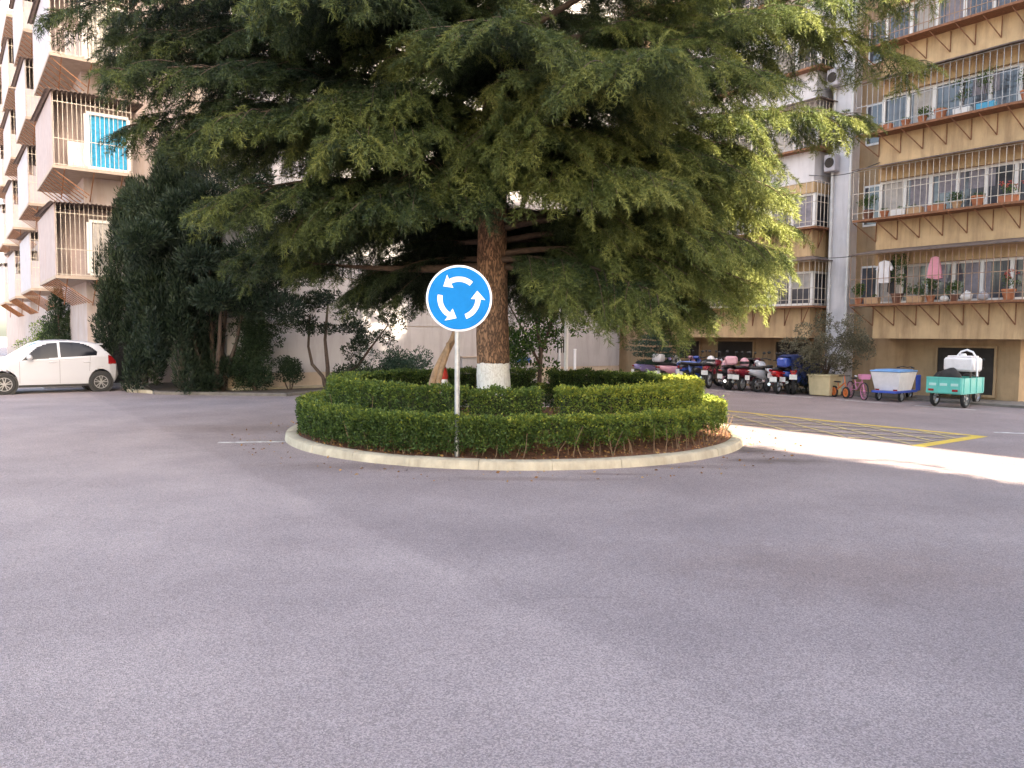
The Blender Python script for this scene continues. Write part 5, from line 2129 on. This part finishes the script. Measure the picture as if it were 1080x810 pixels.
def cart_wheel(parent, x, y, r, wd):
    wo = small_wheel(parent, x, r, wd)
    wo.location.y = y
    return wo


c_ = 19.9
p = cs(c_, s_at(936, c_))
t = thing('cargo_tricycle', 'blue tricycle carrying a flared white box with a light blue lid', 'cargo tricycle', p, head_in + .05)
bx = MB()
bx.box((.45, 0, .62), (.92, .74, .56), taper=1.28)
bo = bx.build('cargo_box', white_tarp, t)
MB().box((.45, 0, .93), (1.22, 1.0, .05), bev=.02).box((.45, 0, .965), (1.0, .8, .03), bev=.012).build('lid', blue_tarp, t)
MB().box((.55, 0, .30), (1.5, .8, .07), bev=.01).build('chassis', blue_pt, t)
for y in (-.36, .36):
    cart_wheel(t, .22, y, .17, .08)
cart_wheel(t, 1.62, 0, .2, .08)
loft(t, 'front_fairing', blue_pt, [(1.15, .45, .12, .18), (1.3, .55, .22, .25), (1.42, .7, .2, .22), (1.5, .85, .1, .1)])
bars(t, 1.42, 1.02, .56, False)
loft(t, 'seat', seat_m, [(1.02, .72, .06, .03), (1.1, .73, .14, .05), (1.22, .72, .1, .04)])
MB().box((1.42, -.36, .55), (.3, .05, .5), bev=.02).build('side_guard', blue_pt, t)
for y in (-.3, .27):
    MB().box((-.07, y, .36), (.02, .12, .05)).build('tail_light', redl, t)
rm_ = MB()
for (y, z_, sy, sz) in ((.12, .63, .012, .12), (.22, .63, .012, .12), (.17, .69, .112, .012), (.17, .63, .07, .012), (.17, .57, .112, .012), (-.2, .64, .09, .012), (-.2, .60, .07, .012), (-.2, .68, .07, .012)):
    rm_.box((-.012 - .115 * (z_ - .34) * .5 - .004, y, z_), (.006, sy, sz))
rm_.build('red_marking', redl, t)
t.scale = (.82, .82, .86)

# ------------------------------------------------------------------ turquoise cargo tricycle
teal = bodypaint('turquoise_paint', (.10, .50, .44), .45)
c_ = 19.35
p = cs(c_, s_at(996, c_))
t = thing('cargo_tricycle', 'turquoise open-bed cargo tricycle with its tailgate toward the road', 'cargo tricycle', p, head_in + .02)
bedm = MB()
bedm.box((.72, 0, .40), (1.4, 1.06, .06))
bedm.box((.72, .52, .60), (1.4, .03, .40))
bedm.box((.72, -.52, .60), (1.4, .03, .40))
bedm.box((1.42, 0, .60), (.03, 1.07, .40))
bo = bedm.build('cargo_bed', teal, t)
tg = MB()
tg.box((0, 0, .60), (.03, 1.05, .42))
for z_ in (.80, .42):
    tg.box((-.022, 0, z_), (.025, 1.04, .04))
for y in (-.5, -.17, .17, .5):
    tg.box((-.022, y, .61), (.022, .035, .33))
to = tg.build('tailgate', teal, t)
for y in (-.33, 0, .33):
    MB().box((-.018, y, .62), (.008, .22, .07), bev=.003).build('handle_plate', bodypaint('pale_turquoise_paint', (.42, .68, .64), .5), to)
for y in (-.36, .36):
    MB().box((-.045, y, .47), (.025, .17, .06), bev=.008).build('tail_light', redl, t)
side = MB()
for k in range(4):
    for sg in (-1, 1):
        side.box((.15 + k * .4, sg * .545, .6), (.04, .02, .40))
side.build('side_rib', teal, t)
for y in (-.46, .46):
    w_o = cart_wheel(t, .42, y, .25, .11)
for y in (-.46, .46):
    MB().box((.42, y, .54 - .20 + .2), (.5, .13, .025)).build('mudguard', rustd, t) if False else None
cart_wheel(t, 2.15, 0, .25, .10)
MB().tube([(.42, -.4, .25), (.42, .4, .25)], .03, 8).build('axle', rustd, t)
fr = MB()
fr.tube([(.1, .2, .34), (1.5, .2, .34), (1.95, 0, .72)], .025, 8).tube([(.1, -.2, .34), (1.5, -.2, .34), (1.95, 0, .72)], .025, 8)
fr.build('frame', rustd, t)
MB().tube([(1.95, 0, 1.0), (2.15, 0, .25)], .03, 8).build('fork', rustd, t)
bars(t, 1.93, 1.05, .66)
loft(t, 'seat', seat_m, [(1.46, .82, .08, .04), (1.54, .82, .17, .06), (1.72, .80, .13, .05)])
t.scale = (.88, .76, .90)
# what it carries
p2 = Matrix.Translation(t.location) @ Matrix.Rotation(t.rotation_euler.z, 4, 'Z') @ Matrix.Scale(.88, 4)
hd = t.rotation_euler.z
tank = thing('water_tank', 'white box-shaped tank with a hose arched over it, riding high on the turquoise tricycle', 'tank', p2 @ Vector((.9, -.1, .43)), hd)
MB().box((0, 0, .70), (.62, .86, .36), bev=.05).box((0, 0, .90), (.5, .7, .05), bev=.02).build('tank', white_tarp, tank, smooth=True)
for sx_ in (-.24, .24):
    for sy_ in (-.34, .34):
        MB().box((sx_, sy_, .26), (.04, .04, .52)).build('leg', rustd, tank)
MB().tube([(-.1, .12, .92), (-.1, .02, 1.03), (-.1, -.15, 1.08), (-.1, -.32, 1.02), (-.1, -.44, .85), (-.12, -.47, .4)], .026, 10).build('hose', swhite, tank, smooth=True)
MB().lathe([(.09, .92), (.09, .96), (.07, .98)], 18).build('cap', swhite, tank, smooth=True)
blk = mat('black_sacking', (.022, .02, .02), .85, .3, 9, .4)
tank.scale = (.88, .80, .94)
sk = thing('sack', 'black bulging sacks of cargo filling the turquoise tricycle bed', 'sack', p2 @ Vector((.35, .08, .43)), hd)
mb = MB()
for (x, y, z_, a, b_, c2) in ((0, -.1, .24, .3, .36, .26), (.1, .22, .2, .28, .24, .22)):
    mb.ell((x, y, z_), (a, b_, c2), 18, 12)
ob = mb.build('sack', blk, sk, smooth='all')
sk.scale = (.85, .76, 1.15)
tx = bpy.data.textures.new('sack_folds', 'CLOUDS')
tx.noise_scale = .18
md = ob.modifiers.new('folds', 'DISPLACE')
md.texture = tx
md.strength = .09

# ================================================================== on the plant ledges of the right block
terra = mat('terracotta', (.42, .16, .08), .85, .15, 8)
brownpot = mat('brown_glazed_pot', (.16, .07, .045), .4, .2, 8)
whitepot = mat('white_pot', (.70, .68, .66), .5, .06, 8)
bluebox = mat('sky_blue_box', (.06, .34, .52), .6, .1, 8)
tanpot = mat('tan_clay_pot', (.48, .30, .17), .85, .15, 8)
POTG = 'potted plants on the barred balcony ledges'


def ledge_point(storey_k, q, d=1.15):
    """q: metres along the ledge of the near stack, from its far end"""
    path = resample(pathA2(d), .02)
    p_, dv = path[min(len(path) - 1, int(q / .02))]
    v = RBT @ Vector((p_.x, p_.y, 0))
    return Vector((v.x, v.y, ZB + SH * storey_k + .98 - .014)), FACE_ANG + math.atan2(dv.y, dv.x)


def potted(k, q, pm2, shape, plant, h, label, d=1.15):
    loc, rz = ledge_point(k, q, d)
    t_ = thing('potted_plant', label, 'potted plant', loc, rz, POTG)
    if shape == 'round':
        MB().lathe([(.075, 0), (.11, .15), (.12, .155), (.12, .185), (.10, .185), (.095, .15)], 18).build('pot', pm2, t_, smooth=True)
        zt_, rw_ = .17, .1
    elif shape == 'big':
        MB().lathe([(.10, 0), (.15, .22), (.165, .225), (.165, .265), (.14, .265), (.135, .22)], 20).build('pot', pm2, t_, smooth=True)
        zt_, rw_ = .24, .14
    else:
        MB().box((0, 0, .09), (.40, .17, .18), taper=1.06, bev=.012).build('pot', pm2, t_)
        zt_, rw_ = .17, .18
    if plant == 'bush':
        cl_ = [((random.gauss(0, rw_ * .7), random.gauss(0, rw_ * .35), zt_ + h * random.uniform(.25, .9)), (.10, .09, .085)) for i in range(int(9 + h * 16))]
        foliage(t_, pot_leaf_m, cl_, 420, .045, .5)
    elif plant == 'flower':
        cl_ = [((random.gauss(0, rw_ * .6), random.gauss(0, rw_ * .35), zt_ + h * random.uniform(.2, .7)), (.08, .08, .07)) for i in range(9)]
        foliage(t_, pot_leaf_m, cl_, 420, .04, .5)
        cl_ = [((random.gauss(0, rw_ * .6), random.gauss(0, rw_ * .4), zt_ + h * random.uniform(.6, 1.0)), (.05, .05, .04)) for i in range(6)]
        foliage(t_, flower_m, cl_, 700, .035, .8, name='blossom')
    elif plant == 'stalk':
        mb_ = MB()
        for i in range(5):
            mb_.tube([(random.gauss(0, .03), random.gauss(0, .03), zt_ - .05), (random.gauss(0, .08), random.gauss(0, .06), zt_ + h * random.uniform(.6, 1))], .006, 5)
        mb_.build('stem', stem_m, t_)
        cl_ = [((random.gauss(0, .09), random.gauss(0, .07), zt_ + h * random.uniform(.35, 1.05)), (.11, .1, .06)) for i in range(12)]
        foliage(t_, pot_leaf_m, cl_, 300, .06, .35)
    elif plant == 'low':
        cl_ = [((random.gauss(0, rw_ * .5), random.gauss(0, rw_ * .3), zt_ + .04), (.07, .06, .05)) for i in range(6)]
        foliage(t_, pot_leaf_m, cl_, 420, .035, .5)
    return t_


# lowest ledge (k=0)
potted(0, .15, terra, 'round', 'bush', .4, 'bushy plant in a terracotta pot at the far end of the lowest ledge')
potted(0, .55, tanpot, 'box', 'low', .1, 'tan trough of low plants left of the hanging white shirt on the lowest ledge')
potted(0, 1.25, brownpot, 'big', 'bush', 1.15, 'tall leafy plant climbing the bars right of the hanging white shirt')
potted(0, 1.75, tanpot, 'box', 'bush', .3, 'green plant in a tan trough left of the hanging pink towel')
potted(0, 2.15, terra, 'round', 'stalk', .45, 'stalky plant in a terracotta pot below the hanging pink towel')
potted(0, 2.75, brownpot, 'round', 'bush', .35, 'small bush in a brown glazed pot beside the white plastic bags')
potted(0, 4.0, terra, 'big', 'flower', .5, 'red-flowering plant in a large terracotta pot at the lowest corner')
potted(0, 4.5, tanpot, 'round', 'flower', .4, 'red-flowering plant in a tan clay pot just past the lowest corner')
# middle ledge (k=1)
potted(1, .35, brownpot, 'big', 'bush', .45, 'dark-potted green bush at the far end of the middle ledge')
potted(1, .8, terra, 'round', 'low', .1, 'low plant in a terracotta pot next to the bush on the middle ledge')
potted(1, 1.2, whitepot, 'box', 'low', .1, 'low plant in a white trough on the middle ledge')
potted(1, 1.65, tanpot, 'box', 'low', .1, 'low plant in a tan trough beside the white trough on the middle ledge')
potted(1, 2.2, terra, 'box', 'low', .1, 'terracotta trough of low plants in the centre of the middle ledge')
potted(1, 2.7, tanpot, 'round', 'bush', .2, 'small bush in a round tan pot on the middle ledge')
potted(1, 3.2, terra, 'big', 'low', .1, 'large terracotta pot with a low plant left of the middle corner')
potted(1, 3.9, terra, 'box', 'flower', .35, 'terracotta trough with red flowers at the corner of the middle ledge')
# upper ledge (k=2)
potted(2, .3, whitepot, 'box', 'low', .1, 'white trough of low plants at the far end of the upper ledge')
potted(2, .75, terra, 'box', 'low', .1, 'terracotta trough of low plants beside the white trough on the upper ledge')
potted(2, 1.3, terra, 'round', 'low', .1, 'small terracotta pot with a low plant near the middle of the upper ledge')
potted(2, 1.75, terra, 'round', 'bush', .2, 'terracotta pot with a small bush near the middle of the upper ledge')
potted(2, 2.2, terra, 'big', 'low', .1, 'large terracotta pot just left of the white box on the upper ledge')
potted(2, 2.75, whitepot, 'box', 'stalk', .7, 'feathery plant in a white box near the corner of the upper ledge')
potted(2, 3.3, bluebox, 'box', 'stalk', .75, 'feathery plant in a sky blue box at the corner of the upper ledge')
potted(2, 4.2, terra, 'big', 'bush', .7, 'leafy plant in a large terracotta pot past the upper corner')


def plastic_bag(q, s, m_, label, k=0):
    loc, rz = ledge_point(k, q, 1.16)
    t_ = thing('plastic_bag', label, 'bag', loc, rz)
    mb_ = MB()
    mb_.ell((0, 0, s * .48), (s * .62, s * .40, s * .5), 20, 14)
    o_ = mb_.build('bag', m_, t_, smooth='all')
    for v in o_.data.vertices:
        n_ = math.sin(v.co.x * 60) * math.sin(v.co.z * 50) * .06 + math.sin(v.co.y * 47 + v.co.z * 33) * .05
        v.co *= 1 + n_
        v.co.z = max(0, v.co.z)
    MB().tube([(0, 0, s * .9), (.02, 0, s * 1.12)], [s * .10, s * .17], 9).build('tied_neck', m_, t_, smooth='all')
    return t_


plastic_bag(3.05, .24, whitepot, 'fuller white plastic bag, right one on the lowest ledge')
plastic_bag(2.5, .18, whitepot, 'smaller white plastic bag, left one on the lowest ledge')
plastic_bag(3.42, .22, palep, 'greyish plastic bag nearest the corner of the lowest ledge')


def hanging(k, q, name, label, cat, m_, w_, h_, sleeves, d=1.28):
    loc, rz = ledge_point(k, q, d)
    loc.z = ZB + SH * (k + 1) - .16
    t_ = thing(name, label, cat, loc, rz)
    poly = []
    if sleeves:
        pts = [(.03, 0), (.45, -.06), (.80, -.38), (.62, -.48), (.44, -.28), (.48, -1), (-.48, -1), (-.44, -.28), (-.62, -.48), (-.80, -.38), (-.45, -.06), (-.03, 0)]
    else:
        pts = [(.08, 0), (.25, -.05), (.40, -.5), (.5, -.95), (.3, -1), (-.1, -.97), (-.48, -.9), (-.38, -.4), (-.25, -.05), (-.08, 0)]
    mb_ = MB()
    n_ = len(pts)
    vs2 = []
    for sgn in (-1, 1):
        for (x, z_) in pts:
            vs2.append((x * w_, sgn * .025 * (1.2 + z_ * -.6), z_ * h_ - .06))
    fs2 = [tuple(range(n_)), tuple(range(n_, 2 * n_))] + [(i, (i + 1) % n_, n_ + (i + 1) % n_, n_ + i) for i in range(n_)]
    mb_.add(vs2, fs2)
    mb_.build('cloth', m_, t_)
    MB().tube([(-.35 * w_, 0, -.085), (0, 0, -.03), (.35 * w_, 0, -.085)], .006, 5).tube([(0, 0, -.03), (0, 0, .03), (.02, 0, .05)], .005, 5).build('hanger', rustd, t_)
    return t_


hanging(0, .95, 'hanging_shirt', 'white shirt on a hanger behind the bars of the lowest balcony', 'shirt', white_tarp, .30, .62, True)
hanging(0, 2.3, 'hanging_towel', 'pink towel on a hanger behind the bars of the lowest balcony', 'towel', mat('pink_cloth', (.72, .30, .36), .9, .1, 8), .38, .6, False)
hanging(0, 1.08, 'hanging_trousers', 'dark trousers hanging low behind the white shirt on the lowest balcony', 'trousers', blk, .2, .95, False, 1.16)
